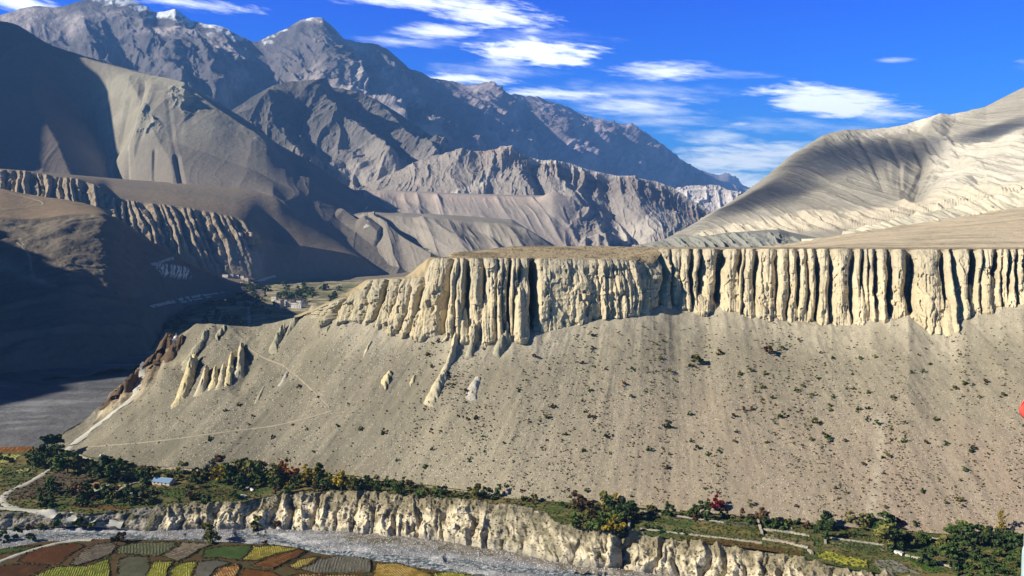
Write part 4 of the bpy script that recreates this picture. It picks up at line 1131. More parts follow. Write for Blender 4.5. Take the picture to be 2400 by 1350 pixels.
c = cmx(c, (.12, .11, .06), sstep(1.5, 1.8, s.v) * sstep(.1, .3, fbm(X / 8, Y / 8, o=4, seed=914)) * sstep(700, 900, s.U0) * .8)
s.mesh('riverbed', M_bed, c)
S_bed = s
# spoil heap of grey gravel in the bed
wz = s.copy if False else None
m = bpy.data.materials.new('river_water'); m.use_nodes = True
nt = m.node_tree; b_ = nt.nodes['Principled BSDF']; b_.inputs['Roughness'].default_value = .12; b_.inputs['IOR'].default_value = 1.33
geo = N(nt, 'ShaderNodeNewGeometry'); tx = N(nt, 'ShaderNodeTexNoise'); tx.inputs['Scale'].default_value = .35; tx.inputs['Detail'].default_value = 8; tx.inputs['Roughness'].default_value = .75
nt.links.new(geo.outputs['Position'], tx.inputs['Vector'])
rp = N(nt, 'ShaderNodeValToRGB'); rp.color_ramp.elements[0].position = .47; rp.color_ramp.elements[0].color = (.05, .07, .09, 1); rp.color_ramp.elements[1].position = .66; rp.color_ramp.elements[1].color = (.7, .75, .8, 1)
nt.links.new(tx.outputs[0], rp.inputs[0]); nt.links.new(rp.outputs[0], b_.inputs['Base Color'])
bp_ = N(nt, 'ShaderNodeBump'); bp_.inputs['Strength'].default_value = .8; bp_.inputs['Distance'].default_value = .6
nt.links.new(tx.outputs[0], bp_.inputs['Height']); nt.links.new(bp_.outputs[0], b_.inputs['Normal'])
w_ = Sheet(-700, 2900, 300, [[(p, r + 3, d) for (p, r, d) in NB], BB], [20], smooth=3)
w_.P[..., 2] -= .75 + np.where(w_.v < .3, (0.3 - w_.v) / .3 * 2.0, 0)
w_.mesh('water', m, None)

# near bank with its small curved fields
s = Sheet(-400, 1500, 1700, [[(p, 1560, -(-205) * F / (1560 - HY)) for p in (-700, 2900)], [(p, r + 1.5, d) for (p, r, d) in NB], [(p, r + 7, d + 5) for (p, r, d) in NB]], [420, 6], smooth=1)
X, Y, Z = s.P[..., 0], s.P[..., 1], s.P[..., 2]
c = np.zeros(s.P.shape) + (.085, .05, .022)
c = cmx(c, (.065, .065, .025), sstep(-.1, .3, fbm(X / 7, Y / 7, o=4, seed=920)) * .8)
YG = ((.36, .35, .07), 1.4, .35)
OG = ((.42, .30, .12), 1.5, .5)
plots = [
    ([(42, 1316), (62, 1296), (108, 1280), (178, 1274), (200, 1279), (164, 1300), (140, 1323), (70, 1322)], (.10, .042, .014), None),
    ([(162, 1323), (190, 1294), (228, 1274), (262, 1271), (276, 1280), (256, 1302), (222, 1314), (180, 1326)], (.12, .10, .075), ((.15, .13, .10), 2, .9)),
    ([(270, 1297), (280, 1280), (322, 1272), (408, 1270), (414, 1280), (388, 1296), (372, 1303), (320, 1300)], (.095, .10, .05), ((.12, .13, .08), 2, .4)),
    ([(378, 1303), (418, 1280), (424, 1271), (506, 1275), (468, 1288), (444, 1306), (418, 1316)], (.15, .12, .085), ((.22, .18, .13), 2.2, 1.0)),
    ([(474, 1308), (480, 1288), (520, 1280), (592, 1278), (586, 1294), (562, 1314), (520, 1308)], (.06, .10, .025), None),
    ([(566, 1314), (594, 1281), (650, 1279), (706, 1286), (650, 1299), (606, 1314)], (.22, .18, .03), YG),
    ([(590, 1326), (622, 1307), (700, 1288), (722, 1292), (690, 1312), (640, 1336)], (.12, .05, .015), ((.16, .08, .02), 2, .8)),
    ([(676, 1326), (700, 1311), (748, 1304), (738, 1318), (694, 1336)], (.24, .16, .05), YG),
    ([(702, 1334), (738, 1313), (806, 1300), (868, 1311), (872, 1342), (740, 1344)], (.13, .12, .09), ((.15, .14, .12), 2, .1)),
    ([(874, 1352), (882, 1322), (930, 1319), (960, 1328), (1010, 1346), (1030, 1380), (876, 1390)], (.26, .17, .03), OG),
    ([(1010, 1344), (1050, 1340), (1140, 1352), (1180, 1390), (1040, 1380)], (.2, .18, .03), YG),
    ([(58, 1362), (130, 1328), (200, 1327), (258, 1308), (256, 1370), (60, 1400)], (.12, .15, .02), YG),
    ([(-100, 1340), (40, 1322), (120, 1326), (50, 1360), (-100, 1400)], (.085, .04, .014), None),
    ([(274, 1364), (278, 1312), (300, 1303), (346, 1305), (352, 1330), (334, 1372)], (.10, .10, .06), None),
    ([(332, 1370), (360, 1316), (408, 1315), (398, 1330), (388, 1372)], (.2, .2, .03), YG),
    ([(392, 1372), (402, 1332), (424, 1318), (462, 1315), (440, 1372)], (.2, .2, .03), YG),
    ([(444, 1372), (466, 1317), (508, 1312), (544, 1320), (512, 1330), (480, 1372)], (.12, .115, .09), None),
    ([(484, 1372), (514, 1331), (560, 1322), (566, 1332), (538, 1372)], (.26, .12, .04), OG),
    ([(544, 1372), (572, 1332), (636, 1340), (700, 1372)], (.15, .06, .015), None),
    ([(640, 1360), (700, 1345), (868, 1350), (860, 1395), (700, 1395)], (.13, .05, .015), OG),
    ([(-100, 1300), (30, 1284), (96, 1278), (70, 1288), (-20, 1302), (-100, 1320)], (.05, .09, .02), None),
]
near_plots = plots
c, hg = paint_plots(s, c, plots)
s.P[..., 2] += hg * .6 + .35 * fbm(X / 6, Y / 6, o=4, seed=921)
s.mesh('near_bank', M_field, c)
S_near = s

# ================================================================== THINGS
BV = [sh.bvh(2, 1) for sh in (S_near, S_terr, S_bed, S_bluff, S_slope)] + [S_mesa.bvh(2, 2), S_valley.bvh(2, 2), S_spur.bvh(2, 2), S_band.bvh(2, 2), S_left.bvh(2, 2)]


def hit(px, py, only=None):
    d = Vector(((px - CX) / F, 1.0, -(py - HY) / F)).normalized()
    best = None
    for b in (BV if only is None else [BV[k] for k in only]):
        r = b.ray_cast(Vector((0, 0, 0)), d)
        if r[0] is not None and (best is None or r[3] < best[3]):
            best = r
    if best is None:
        return None, None
    n = best[1]
    if n.z < 0:
        n = -n
    return best[0], n


def mesh_obj(name, V, Fc, mat, parent=None, smooth=False, col=None, link=True):
    me = bpy.data.meshes.new(name)
    me.from_pydata([tuple(v) for v in V], [], Fc)
    me.materials.append(mat)
    if smooth:
        me.polygons.foreach_set('use_smooth', [True] * len(me.polygons))
    if col is not None:
        at = me.color_attributes.new('Col', 'FLOAT_COLOR', 'POINT')
        c_ = np.ones((len(V), 4), np.float32); c_[:, :3] = col
        at.data.foreach_set('color', c_.ravel())
    me.update()
    o = bpy.data.objects.new(name, me)
    if link:
        COL.objects.link(o)
    if parent:
        o.parent = parent
    return o


def empty(name, loc, rz=0.0, s=1.0):
    o = bpy.data.objects.new(name, None)
    o.empty_display_size = .5
    COL.objects.link(o)
    o.location = loc; o.rotation_euler = (0, 0, rz); o.scale = (s, s, s)
    return o


def box(V, Fc, x0, x1, y0, y1, z0, z1):
    b = len(V)
    V += [(x0, y0, z0), (x1, y0, z0), (x1, y1, z0), (x0, y1, z0), (x0, y0, z1), (x1, y0, z1), (x1, y1, z1), (x0, y1, z1)]
    Fc += [tuple(b + i for i in f) for f in ((0, 3, 2, 1), (4, 5, 6, 7), (0, 1, 5, 4), (1, 2, 6, 5), (2, 3, 7, 6), (3, 0, 4, 7))]


# ------------------------------------------------------------------ roads and footpaths, lying on the ground
def ribbon(name, pts, width, mat, lift=.25, step=6.0, only=None, kind='structure'):
    P = []; Nn = []
    for (a, b) in zip(pts[:-1], pts[1:]):
        L = math.hypot(b[0] - a[0], b[1] - a[1]); n = max(1, int(L / step))
        for k in range(n):
            t_ = k / n
            p, nr = hit(a[0] + (b[0] - a[0]) * t_, a[1] + (b[1] - a[1]) * t_, only)
            if p is not None:
                P.append(p); Nn.append(nr)
    if len(P) < 3:
        return
    A = np.array(P); B = np.array(Nn)
    for _ in range(3):
        A[1:-1] = (A[:-2] + 2 * A[1:-1] + A[2:]) / 4; B[1:-1] = (B[:-2] + 2 * B[1:-1] + B[2:]) / 4
    T = np.gradient(A, axis=0)
    S = np.cross(T, B); S /= np.linalg.norm(S, axis=1, keepdims=True) + 1e-9
    wv = width * (1 + .18 * np.sin(np.arange(len(A)) * .9) + .1 * np.sin(np.arange(len(A)) * 2.3))[:, None] / 2
    cols = [A + B * (lift - .5) - S * wv * 1.25, A + B * lift - S * wv * .9, A + B * (lift + .05), A + B * lift + S * wv * .9, A + B * (lift - .5) + S * wv * 1.25]
    V = np.stack(cols, 1).reshape(-1, 3)
    Fc = [(i * 5 + j, i * 5 + j + 1, i * 5 + j + 6, i * 5 + j + 5) for i in range(len(A) - 1) for j in range(4)]
    o = mesh_obj(name, V, Fc, mat, smooth=True)
    o['kind'] = kind
    return o


M_road = plain_mat('road_dust', (.43, .41, .36), var=.2, scale=.3, rough=.95, spec=.05)
M_path = plain_mat('path_dust', (.30, .26, .19), var=.2, scale=.3, rough=.95, spec=.05)
ribbon('road', [(345, 852), (336, 872), (328, 896), (324, 918), (306, 938), (280, 956), (255, 975), (232, 993), (208, 1012), (182, 1034), (164, 1048)], 8.5, M_road, .6)
ribbon('road', [(166, 1046), (152, 1062), (142, 1085), (110, 1106), (70, 1130), (35, 1146), (12, 1158), (2, 1172), (12, 1184), (45, 1194)], 5.0, M_road, .35, only=[1, 4])
ribbon('road', [(-60, 1196), (0, 1192), (45, 1195), (100, 1201), (150, 1209), (200, 1216), (250, 1223), (292, 1232)], 4.5, M_road, .8)
ribbon('road', [(-60, 1342), (0, 1316), (40, 1301), (90, 1285), (140, 1272), (180, 1266), (222, 1265)], 3.6, M_road, .4, only=[0])
ribbon('path', [(575, 812), (620, 840), (662, 855), (700, 885), (740, 922), (778, 960)], 1.3, M_path, .3)
ribbon('path', [(780, 963), (720, 981), (640, 999), (560, 1009), (480, 1019), (400, 1030), (330, 1038), (250, 1044), (200, 1048)], 1.3, M_path, .3)
ribbon('path', [(480, 1098), (640, 1103), (800, 1116), (900, 1126), (1000, 1140), (1100, 1153), (1200, 1167), (1300, 1174), (1400, 1180), (1500, 1187), (1600, 1199)], 2.0, M_path, .3, only=[4, 1])
ribbon('path', [(583, 782), (583, 750), (582, 720), (582, 690), (582, 668)], 7, M_road, .6, 4, only=[6])
ribbon('path', [(584, 666), (605, 659), (628, 651), (650, 646)], 8, M_road, .8, 4)
ribbon('path', [(352, 720), (390, 710), (430, 700), (470, 693), (500, 689), (530, 684)], 7, M_road, .8, 5)
ribbon('path', [(400, 713), (440, 706), (470, 700), (500, 694)], 5, M_road, .8, 5)
ribbon('path', [(354, 621), (380, 613), (412, 603)], 7, M_road, 1.0, 5)
ribbon('path', [(2, 493), (60, 486), (104, 481), (103, 474), (70, 464), (20, 452)], 5, M_path, .6, 4)
ribbon('path', [(862, 484), (850, 497), (846, 512), (868, 520), (852, 535)], 9, M_road, 2.0, 4)
ribbon('path', [(852, 534), (880, 524), (905, 518), (935, 515)], 9, M_road, 2.0, 4)
ribbon('path', [(30, 560), (60, 585), (72, 610), (74, 640)], 4, M_path, .6, 5)

# ------------------------------------------------------------------ free-standing rocks of the mesa's foot
def fin(pts, hpx, wpx, label, tint):
    """an eroded rib of rock running down the slope: photo polyline, height and width in photo px"""
    P = []
    for (a, b) in zip(pts[:-1], pts[1:]):
        n = max(4, int(math.hypot(b[0] - a[0], b[1] - a[1]) / 2.0))
        for k in range(n):
            p, nr = hit(a[0] + (b[0] - a[0]) * k / n, a[1] + (b[1] - a[1]) * k / n, only=[4, 5])
            if p is not None:
                P.append(np.array(p))
    if len(P) < 4:
        return
    A = np.array(P)
    for _ in range(4):
        A[1:-1] = (A[:-2] + 2 * A[1:-1] + A[2:]) / 4
    n = len(A); k = A[:, 1].mean() / F
    h, w = hpx * k, wpx * k
    T = np.gradient(A, axis=0); S = np.stack([-T[:, 1], T[:, 0], 0 * T[:, 0]], 1); S /= np.linalg.norm(S, axis=1, keepdims=True) + 1e-9
    S[S[:, 0] < 0] *= -1                       # towards the right
    q = np.linspace(-1, 1, 27)
    sd = pts[0][0] * .31
    u = np.linspace(0, 1, n)
    env = np.minimum(1, np.sin(np.pi * np.clip(u * .9 + .07, 0, 1)) ** .45) * (1.15 - .55 * u)
    env = env * (1 + .35 * fbm(u * 5 + sd, u * 0, o=3, seed=3))
    U_, Q_ = np.meshgrid(u, q, indexing='ij')
    prof = np.where(Q_ < 0, (1 - np.abs(Q_) ** 1.3), (1 - np.abs(Q_) ** 2.4)) ** .85
    wv = w * (.68 if pts[0][0] < 600 else .5) * (.55 + .6 * U_) * (1 + .4 * fbm(U_ * 6 + sd, Q_ * 0, o=3, seed=4))
    V = A[:, None, :] + S[:, None, :] * (Q_ * wv)[..., None] * 1.35
    nz_ = ridged(V[..., 0] / 3.5, V[..., 1] / 3.5, V[..., 2] / 5, o=4, seed=6) - .4
    V[..., 2] += prof * h * env[:, None] * (1 + .35 * nz_ + .25 * fbm(V[..., 0] / 6, V[..., 1] / 6, V[..., 2] / 8, o=3, seed=7)) - 2.0 * np.abs(Q_) ** 3 * 1.5 - .6
    V[..., 0] += .9 * nz_
    V[0, :, 2] -= h * .6; V[-1, :, 2] -= h * .3
    m_ = len(q)
    Fc = [(i * m_ + j, i * m_ + j + 1, (i + 1) * m_ + j + 1, (i + 1) * m_ + j) for i in range(n - 1) for j in range(m_ - 1)]
    V = V.reshape(-1, 3)
    cc = np.array(tint)[None] * (1 + .25 * fbm(V[:, 0] / 4, V[:, 2] / 3, o=3, seed=8))[:, None]
    base = A[n // 2]
    o = mesh_obj('rock_fin', V - base, Fc, M_mesa, smooth=True, col=cc)
    o.location = base
    setp(o, label, 'rock fin', 'rock fins standing out of the scree')


CR = (.50, .43, .29); DK = (.34, .31, .22); YE = (.56, .47, .27); BR = (.125, .085, .055); PA = (.46, .42, .34)
FN = [([(1066, 794), (1062, 830), (1046, 862), (1034, 878)], 26, 17, 'narrow leaning fin of pale rock on the scree below the left bastion', CR),
      ([(1116, 772), (1109, 802), (1098, 842)], 30, 16, 'sharp dark spike of rock right of the leaning fin', DK),
      ([(1200, 796), (1176, 806), (1158, 836)], 26, 24, 'squat ribbed rock under the right end of the bastion', DK),
      ([(1192, 768), (1180, 792)], 24, 15, 'small upper tooth above the squat ribbed rock', DK),
      ([(1044, 876), (1028, 900), (1010, 930), (999, 952)], 24, 30, 'large jagged outcrop low on the scree below the bastion', CR),
      ([(1120, 884), (1107, 908), (1092, 938)], 10, 30, 'low pale mound of stones right of the jagged outcrop', PA),
      ([(916, 872), (905, 884), (892, 900)], 11, 26, 'small cream outcrop on the scree left of the bastion', YE),
      ([(974, 880), (958, 904)], 8, 12, 'thin slanting cream rib beside the small outcrop', YE),
      ([(668, 774), (654, 792), (634, 832)], 30, 26, 'dark hollow faced hump on the left ridge', DK), ([(700, 746), (672, 776)], 15, 16, 'small dark knob on the ridge crest', DK), ([(772, 764), (762, 782)], 9, 10, 'tiny rock tooth below the ridge pillars', DK),
      ([(456, 852), (444, 890), (424, 948)], 46, 22, 'tall yellow wall of rock at the left of the nose cluster', YE), ([(484, 872), (478, 900), (464, 930)], 30, 16, 'pillar rib with a dark right face on the nose', CR),
      ([(506, 868), (500, 912)], 24, 12, 'slim fluted rib beside the dark faced one', YE), ([(525, 862), (517, 912)], 26, 12, 'middle slim rib of the nose cluster', CR), ([(544, 838), (534, 906)], 28, 13, 'right slim rib of the nose cluster', YE), ([(566, 816), (558, 890)], 28, 15, 'outermost right rib of the nose cluster', CR),
      ([(476, 800), (448, 838), (430, 872)], 18, 22, 'greenish rib high on the nose', DK), ([(486, 776), (466, 808)], 15, 14, 'small pointed knob at the top of the nose', DK), ([(528, 766), (502, 792)], 11, 16, 'low dark rib on the crest of the nose', DK),
      ([(408, 792), (382, 822), (360, 852)], 26, 28, 'brown crag above the bend of the road', BR), ([(432, 792), (404, 824), (384, 850)], 20, 22, 'second brown crag behind the road bend', BR), ([(318, 884), (298, 902), (282, 924)], 20, 20, 'dark rock rib below the road bend', BR), ([(276, 918), (262, 938), (248, 956)], 16, 18, 'lower dark crag at the riverside end of the nose', BR),
      ([(676, 872), (654, 908)], 7, 14, 'pale scar of rock above the zigzag trail', PA), ([(620, 905), (596, 950)], 6, 12, 'low grey rib under the zigzag trail', DK), ([(870, 800), (850, 838)], 7, 10, 'short low rib on the scree below the ridge pillars', CR)]
for (pts, h_, w_f, lb, tn) in FN:
    fin(pts, h_, w_f, lb, tn)

# ------------------------------------------------------------------ plants
def leaf_mat(name, col, var=.5):
    m = plain_mat(name, col, rough=.75, var=var, scale=1.2, spec=.15, objvar=.25)
    return m


LM = {'green': leaf_mat('leaf_green', (.075, .115, .025)), 'dark': leaf_mat('leaf_dark', (.05, .08, .022)), 'olive': leaf_mat('leaf_olive', (.14, .135, .035)), 'yellow': leaf_mat('leaf_yellow', (.30, .22, .025)),
      'orange': leaf_mat('leaf_orange', (.30, .09, .015)), 'red': leaf_mat('leaf_red', (.26, .018, .02)), 'brown': leaf_mat('leaf_brown', (.11, .065, .03)), 'grey': leaf_mat('leaf_grey', (.10, .11, .065))}
M_bark = plain_mat('bark', (.11, .085, .06), var=.3, scale=6, rough=.9)


def leaves(seed, n, clumps, shape, leaf):
    """leaf faces gathered in uneven clumps; shape(t, a) gives the crown radius at height t in 0..1"""
    r = np.random.default_rng(seed)
    C_ = []
    for k in range(clumps):
        t_ = r.uniform(.12, .95); a_ = r.uniform(0, 2 * math.pi); q_ = r.uniform(.25, .85) * shape(t_)
        C_.append((q_ * math.cos(a_), q_ * math.sin(a_), t_))
    V = np.zeros((n * 4, 3))
    for k in range(n):
        c0 = C_[r.integers(0, clumps)]
        off = r.normal(0, 1, 3); off /= np.linalg.norm(off)
        rad = (.07 + .14 * shape(c0[2])) * r.uniform(.55, 1.15)
        p = np.array(c0) + off * rad * np.array([1, 1, .75])
        nrm = off + r.normal(0, .55, 3); nrm /= np.linalg.norm(nrm)
        u = np.cross(nrm, r.normal(0, 1, 3)); u /= np.linalg.norm(u); w = np.cross(nrm, u)
        s_ = leaf * r.uniform(.6, 1.3)
        V[k * 4:k * 4 + 4] = [p + u * s_, p + w * s_ * .7, p - u * s_, p - w * s_ * .7]
    V[:, 2] = np.maximum(V[:, 2], .0)
    return V, [(4 * k, 4 * k + 1, 4 * k + 2, 4 * k + 3) for k in range(n)]


SH = {'round': lambda t_: .52 * math.sin(math.pi * min(1, .12 + .86 * t_)) ** .7, 'tall': lambda t_: .26 * math.sin(math.pi * min(1, .1 + .88 * t_)) ** .6, 'dome': lambda t_: .62 * math.sqrt(max(0, 1 - t_ * t_ * .98)),
      'column': lambda t_: .15 * math.sin(math.pi * min(1, .08 + .9 * t_)) ** .5}
crowns = {}
for kc in LM:
    for ks, kn, kl in (('round', 560, .075), ('tall', 480, .06), ('dome', 460, .09), ('column', 340, .04)):
        if ks == 'column' and kc != 'yellow':
            continue
        for v_ in range(2):
            V, Fc = leaves(hash((len(kc) * 7 + ord(kc[0]), len(ks), v_)) % 9999, kn, 13 if ks != 'column' else 18, SH[ks], kl)
            me = bpy.data.meshes.new('crown'); me.from_pydata(V.tolist(), [], Fc); me.materials.append(LM[kc]); crowns[kc, ks, v_] = me
shrubs = {}
for kc in ('green', 'dark', 'olive', 'brown', 'red', 'yellow', 'orange', 'grey'):
    for v_ in range(3):
        V, Fc = leaves(400 + v_ * 13 + ord(kc[0]), 130, 8, SH['dome'], .17)
        me = bpy.data.meshes.new('shrub'); me.from_pydata(V.tolist(), [], Fc); me.materials.append(LM[kc]); shrubs[kc, v_] = me
V = []; Fc = []


def limb(a_, b_, r0, r1):
    a_ = Vector(a_); b_ = Vector(b_); d_ = (b_ - a_).normalized(); u_ = d_.orthogonal().normalized(); w_2 = d_.cross(u_)
    b0 = len(V)
    for (p, r) in ((a_, r0), (b_, r1)):
        for i in range(7):
            an_ = 2 * math.pi * i / 7
            V.append(tuple(p + (u_ * math.cos(an_) + w_2 * math.sin(an_)) * r))
    for i in range(7):
        Fc.append((b0 + i, b0 + (i + 1) % 7, b0 + 7 + (i + 1) % 7, b0 + 7 + i))


limb((0, 0, -.15), (.01, 0, .3), .035, .024); limb((.01, 0, .3), (.02, .02, .75), .024, .008); limb((.01, 0, .25), (.25, .08, .6), .015, .005); limb((.01, 0, .2), (-.22, .1, .55), .015, .005); limb((.01, 0, .3), (.05, -.25, .62), .014, .004)
trunk_me = bpy.data.meshes.new('trunk'); trunk_me.from_pydata(V, [], Fc); trunk_me.materials.append(M_bark)

CN = {'green': 'mid green', 'dark': 'dark green', 'olive': 'olive green', 'yellow': 'golden yellow', 'orange': 'rust orange', 'red': 'crimson', 'brown': 'brown leaved', 'grey': 'grey green'}
rt = random.Random(5)


def tree(px, py, hpx, kc, ks, label, group, only=None, cat='tree', wide=1.0):
    p, n = hit(px, py, only)
    if p is None:
        return
    k = p.y / F
    o = empty('tree', p - Vector((0, 0, .2)), rt.uniform(0, 6.28))
    h = hpx * k * 1.0
    wf = wide * rt.uniform(.9, 1.15)
    o.scale = (h * wf, h * wf, h)
    c_ = bpy.data.objects.new('crown', crowns[kc, ks, rt.randint(0, 1)]); COL.objects.link(c_); c_.parent = o
    t_ = bpy.data.objects.new('trunk', trunk_me); COL.objects.link(t_); t_.parent = o
    setp(o, label, cat, group)
    return o


def bush(px, py, wpx, kc, label, group, only=None, name='bush', cat='bush', squash=1.0):
    p, n = hit(px, py, only)
    if p is None:
        return
    k = p.y / F
    o = bpy.data.objects.new(name, shrubs[kc, rt.randint(0, 2)]); COL.objects.link(o)
    w = wpx * k / 1.3
    o.location = p - Vector((0, 0, .15 * w)); o.rotation_euler = (rt.uniform(-.1, .1), rt.uniform(-.1, .1), rt.uniform(0, 6.28)); o.scale = (w, w, w * .95 * squash)
    setp(o, label, cat, group)
    return o


TR = [  # named trees of the terrace: px, base row, height px, colour, shape, label
    (112, 1072, 58, 'dark', 'tall', 'tall dark tree at the foot of the road beside the river flats'), (92, 1086, 44, 'dark', 'round', 'round dark tree left of the road foot'), (134, 1066, 52, 'dark', 'tall', 'slim dark tree touching the road foot'),
    (104, 1098, 42, 'dark', 'round', 'lower dark tree beside the orange field strip'), (76, 1100, 30, 'green', 'round', 'small green tree left of the road junction'), (124, 1100, 30, 'olive', 'round', 'olive tree right above the road bend'),
    (158, 1110, 52, 'green', 'round', 'green tree just right of the road junction'), (186, 1106, 38, 'olive', 'round', 'olive tree under the base path near the road'), (218, 1116, 40, 'dark', 'round', 'dark round tree below the small white shrine'),
    (252, 1128, 62, 'dark', 'round', 'largest dark tree left of the blue roofed shed'), (280, 1130, 54, 'green', 'round', 'broad green tree left of the blue roofed shed'), (306, 1122, 38, 'olive', 'round', 'olive tree between the broad green tree and the shed'),
    (338, 1112, 22, 'brown', 'round', 'low brown tree behind the shed'), (458, 1118, 26, 'green', 'round', 'small green tree right of the shed'), (498, 1118, 42, 'grey', 'round', 'grey green willow at the left of the tree row'),
    (528, 1122, 38, 'green', 'round', 'green tree behind the orchard wall'), (552, 1120, 48, 'olive', 'tall', 'tall olive tree in the upper tree row'), (584, 1130, 50, 'olive', 'round', 'large olive tree in the upper tree row'), (612, 1132, 54, 'green', 'round', 'large green tree left of the rust tree'),
    (638, 1122, 40, 'olive', 'tall', 'slender olive tree against the rust tree'), (660, 1114, 36, 'orange', 'round', 'bright rust red tree in the upper tree row'), (688, 1118, 26, 'orange', 'round', 'small rust tree right of the bright one'),
    (648, 1142, 30, 'green', 'round', 'green tree under the rust tree'), (716, 1134, 46, 'yellow', 'tall', 'left golden poplar of the pair'), (742, 1136, 44, 'yellow', 'tall', 'right golden poplar of the pair'), (694, 1142, 32, 'dark', 'round', 'dark tree left of the golden poplars'),
    (770, 1146, 40, 'olive', 'round', 'olive tree right of the golden poplars'), (800, 1150, 46, 'yellow', 'round', 'yellowing round tree at the right end of the tree row'), (824, 1150, 36, 'olive', 'round', 'last olive tree of the upper row'),
    (490, 1270, 48, 'olive', 'dome', 'big round bush tree on the river bank above the grey field'), (604, 1240, 32, 'olive', 'round', 'tree growing at the foot of the pale bluff'),
    (1350, 1238, 46, 'green', 'tall', 'slim green tree on the step of the bluff'), (1378, 1246, 50, 'olive', 'round', 'wide olive tree on the step of the bluff'), (1404, 1252, 54, 'green', 'round', 'tallest green tree on the step of the bluff'),
    (1440, 1254, 46, 'yellow', 'round', 'yellow green tree by the gully edge'), (1466, 1222, 50, 'dark', 'round', 'dark tree standing over the gully head'), (1480, 1210, 40, 'dark', 'tall', 'dark slim tree above the gully head'),
    (1444, 1176, 22, 'yellow', 'round', 'small yellow tree on the scree edge'), (1680, 1196, 34, 'red', 'dome', 'crimson bush tree at the scree foot'), (1758, 1186, 16, 'olive', 'round', 'small olive tree right of the crimson one'),
    (1940, 1238, 42, 'dark', 'round', 'dark green tree at the scree foot left of the grove'), (1932, 1262, 40, 'dark', 'round', 'dark tree over the stone wall corner'), (1992, 1226, 28, 'olive', 'round', 'little olive tree at the scree foot'), (2024, 1240, 38, 'olive', 'round', 'olive tree at the left of the grove'),
    (2044, 1240, 42, 'green', 'round', 'green tree in the left of the grove'), (2072, 1244, 46, 'green', 'round', 'rounded green tree at the top of the grove'), (2078, 1290, 72, 'olive', 'tall', 'tallest olive tree in the middle of the grove'),
    (2100, 1228, 22, 'red', 'dome', 'crimson bush behind the grove'), (2122, 1244, 36, 'dark', 'tall', 'dark tree right of the crimson bush'), (2142, 1246, 28, 'green', 'round', 'small green tree at the right end of the grove'),
    (2240, 1258, 40, 'green', 'round', 'green tree left of the dark clump'), (2262, 1264, 44, 'olive', 'round', 'olive tree beside the dark clump'), (2285, 1276, 50, 'dark', 'round', 'large dark tree of the right clump'), (2330, 1286, 50, 'dark', 'round', 'dark tree under the golden poplar'),
    (2348, 1248, 56, 'yellow', 'column', 'narrow golden poplar against the scree at the right'), (2366, 1292, 48, 'dark', 'round', 'dark tree right of the golden poplar'), (2392, 1300, 52, 'dark', 'round', 'dark tree at the right edge of the view'), (2306, 1252, 22, 'olive', 'round', 'small olive tree near the golden poplar')]
for (px, py, hp, kc, ks, lb) in TR:
    tree(px, py, hp, kc, ks, lb, 'trees on the river terraces', wide={'round': 1.15, 'tall': 1.25, 'dome': 1.1, 'column': 1.0}[ks])

# filler trees and bushes by belt: polygon, count, size range, colours, description, tree share
ZN = [([(150, 1085), (330, 1108), (480, 1108), (560, 1105), (760, 1125), (960, 1142), (1010, 1158), (940, 1158), (840, 1152), (700, 1158), (640, 1162), (560, 1150), (420, 1145), (300, 1140), (200, 1120)], 60, (10, 26), ('green', 'olive', 'dark', 'olive', 'brown', 'green', 'yellow'), 'in the orchard belt', .35),
      ([(60, 1150), (150, 1160), (340, 1150), (480, 1160), (560, 1172), (420, 1185), (330, 1192), (200, 1198), (100, 1190)], 46, (10, 26), ('dark', 'green', 'dark', 'brown', 'olive'), 'along the lower orchard edge', .25),
      ([(820, 1118), (1000, 1140), (1270, 1176), (1270, 1190), (1180, 1188), (1000, 1166), (900, 1156), (830, 1150)], 52, (9, 22), ('olive', 'brown', 'dark', 'olive', 'green'), 'between scree and bluff', .1),
      ([(1290, 1180), (1460, 1186), (1500, 1195), (1480, 1240), (1430, 1250), (1310, 1226)], 30, (12, 26), ('brown', 'olive', 'green', 'brown', 'dark'), 'on the step above the bluff gully', .2),
      ([(1480, 1190), (1600, 1202), (1760, 1216), (1920, 1234), (1920, 1246), (1700, 1226), (1480, 1204)], 40, (12, 24), ('green', 'dark', 'olive', 'brown'), 'in the scree foot hedge', .12),
      ([(1930, 1240), (2180, 1250), (2420, 1275), (2460, 1400), (2300, 1370), (2200, 1330), (2080, 1300), (1940, 1270)], 62, (14, 32), ('dark', 'green', 'dark', 'green', 'olive'), 'in the right thicket', .35),
      ([(2240, 1300), (2420, 1300), (2440, 1400), (2260, 1350)], 40, (12, 22), ('dark', 'green', 'dark', 'olive'), 'in the lower right plots', .1),
      ([(1500, 1234), (1640, 1250), (1640, 1258), (1500, 1244)], 12, (9, 15), ('dark', 'green'), 'in the middle terrace row', 0),
      ([(-60, 1075), (100, 1075), (60, 1098), (-60, 1105)], 8, (10, 22), ('dark', 'green'), 'beside the far left fields', .3)]
nb_ = 0
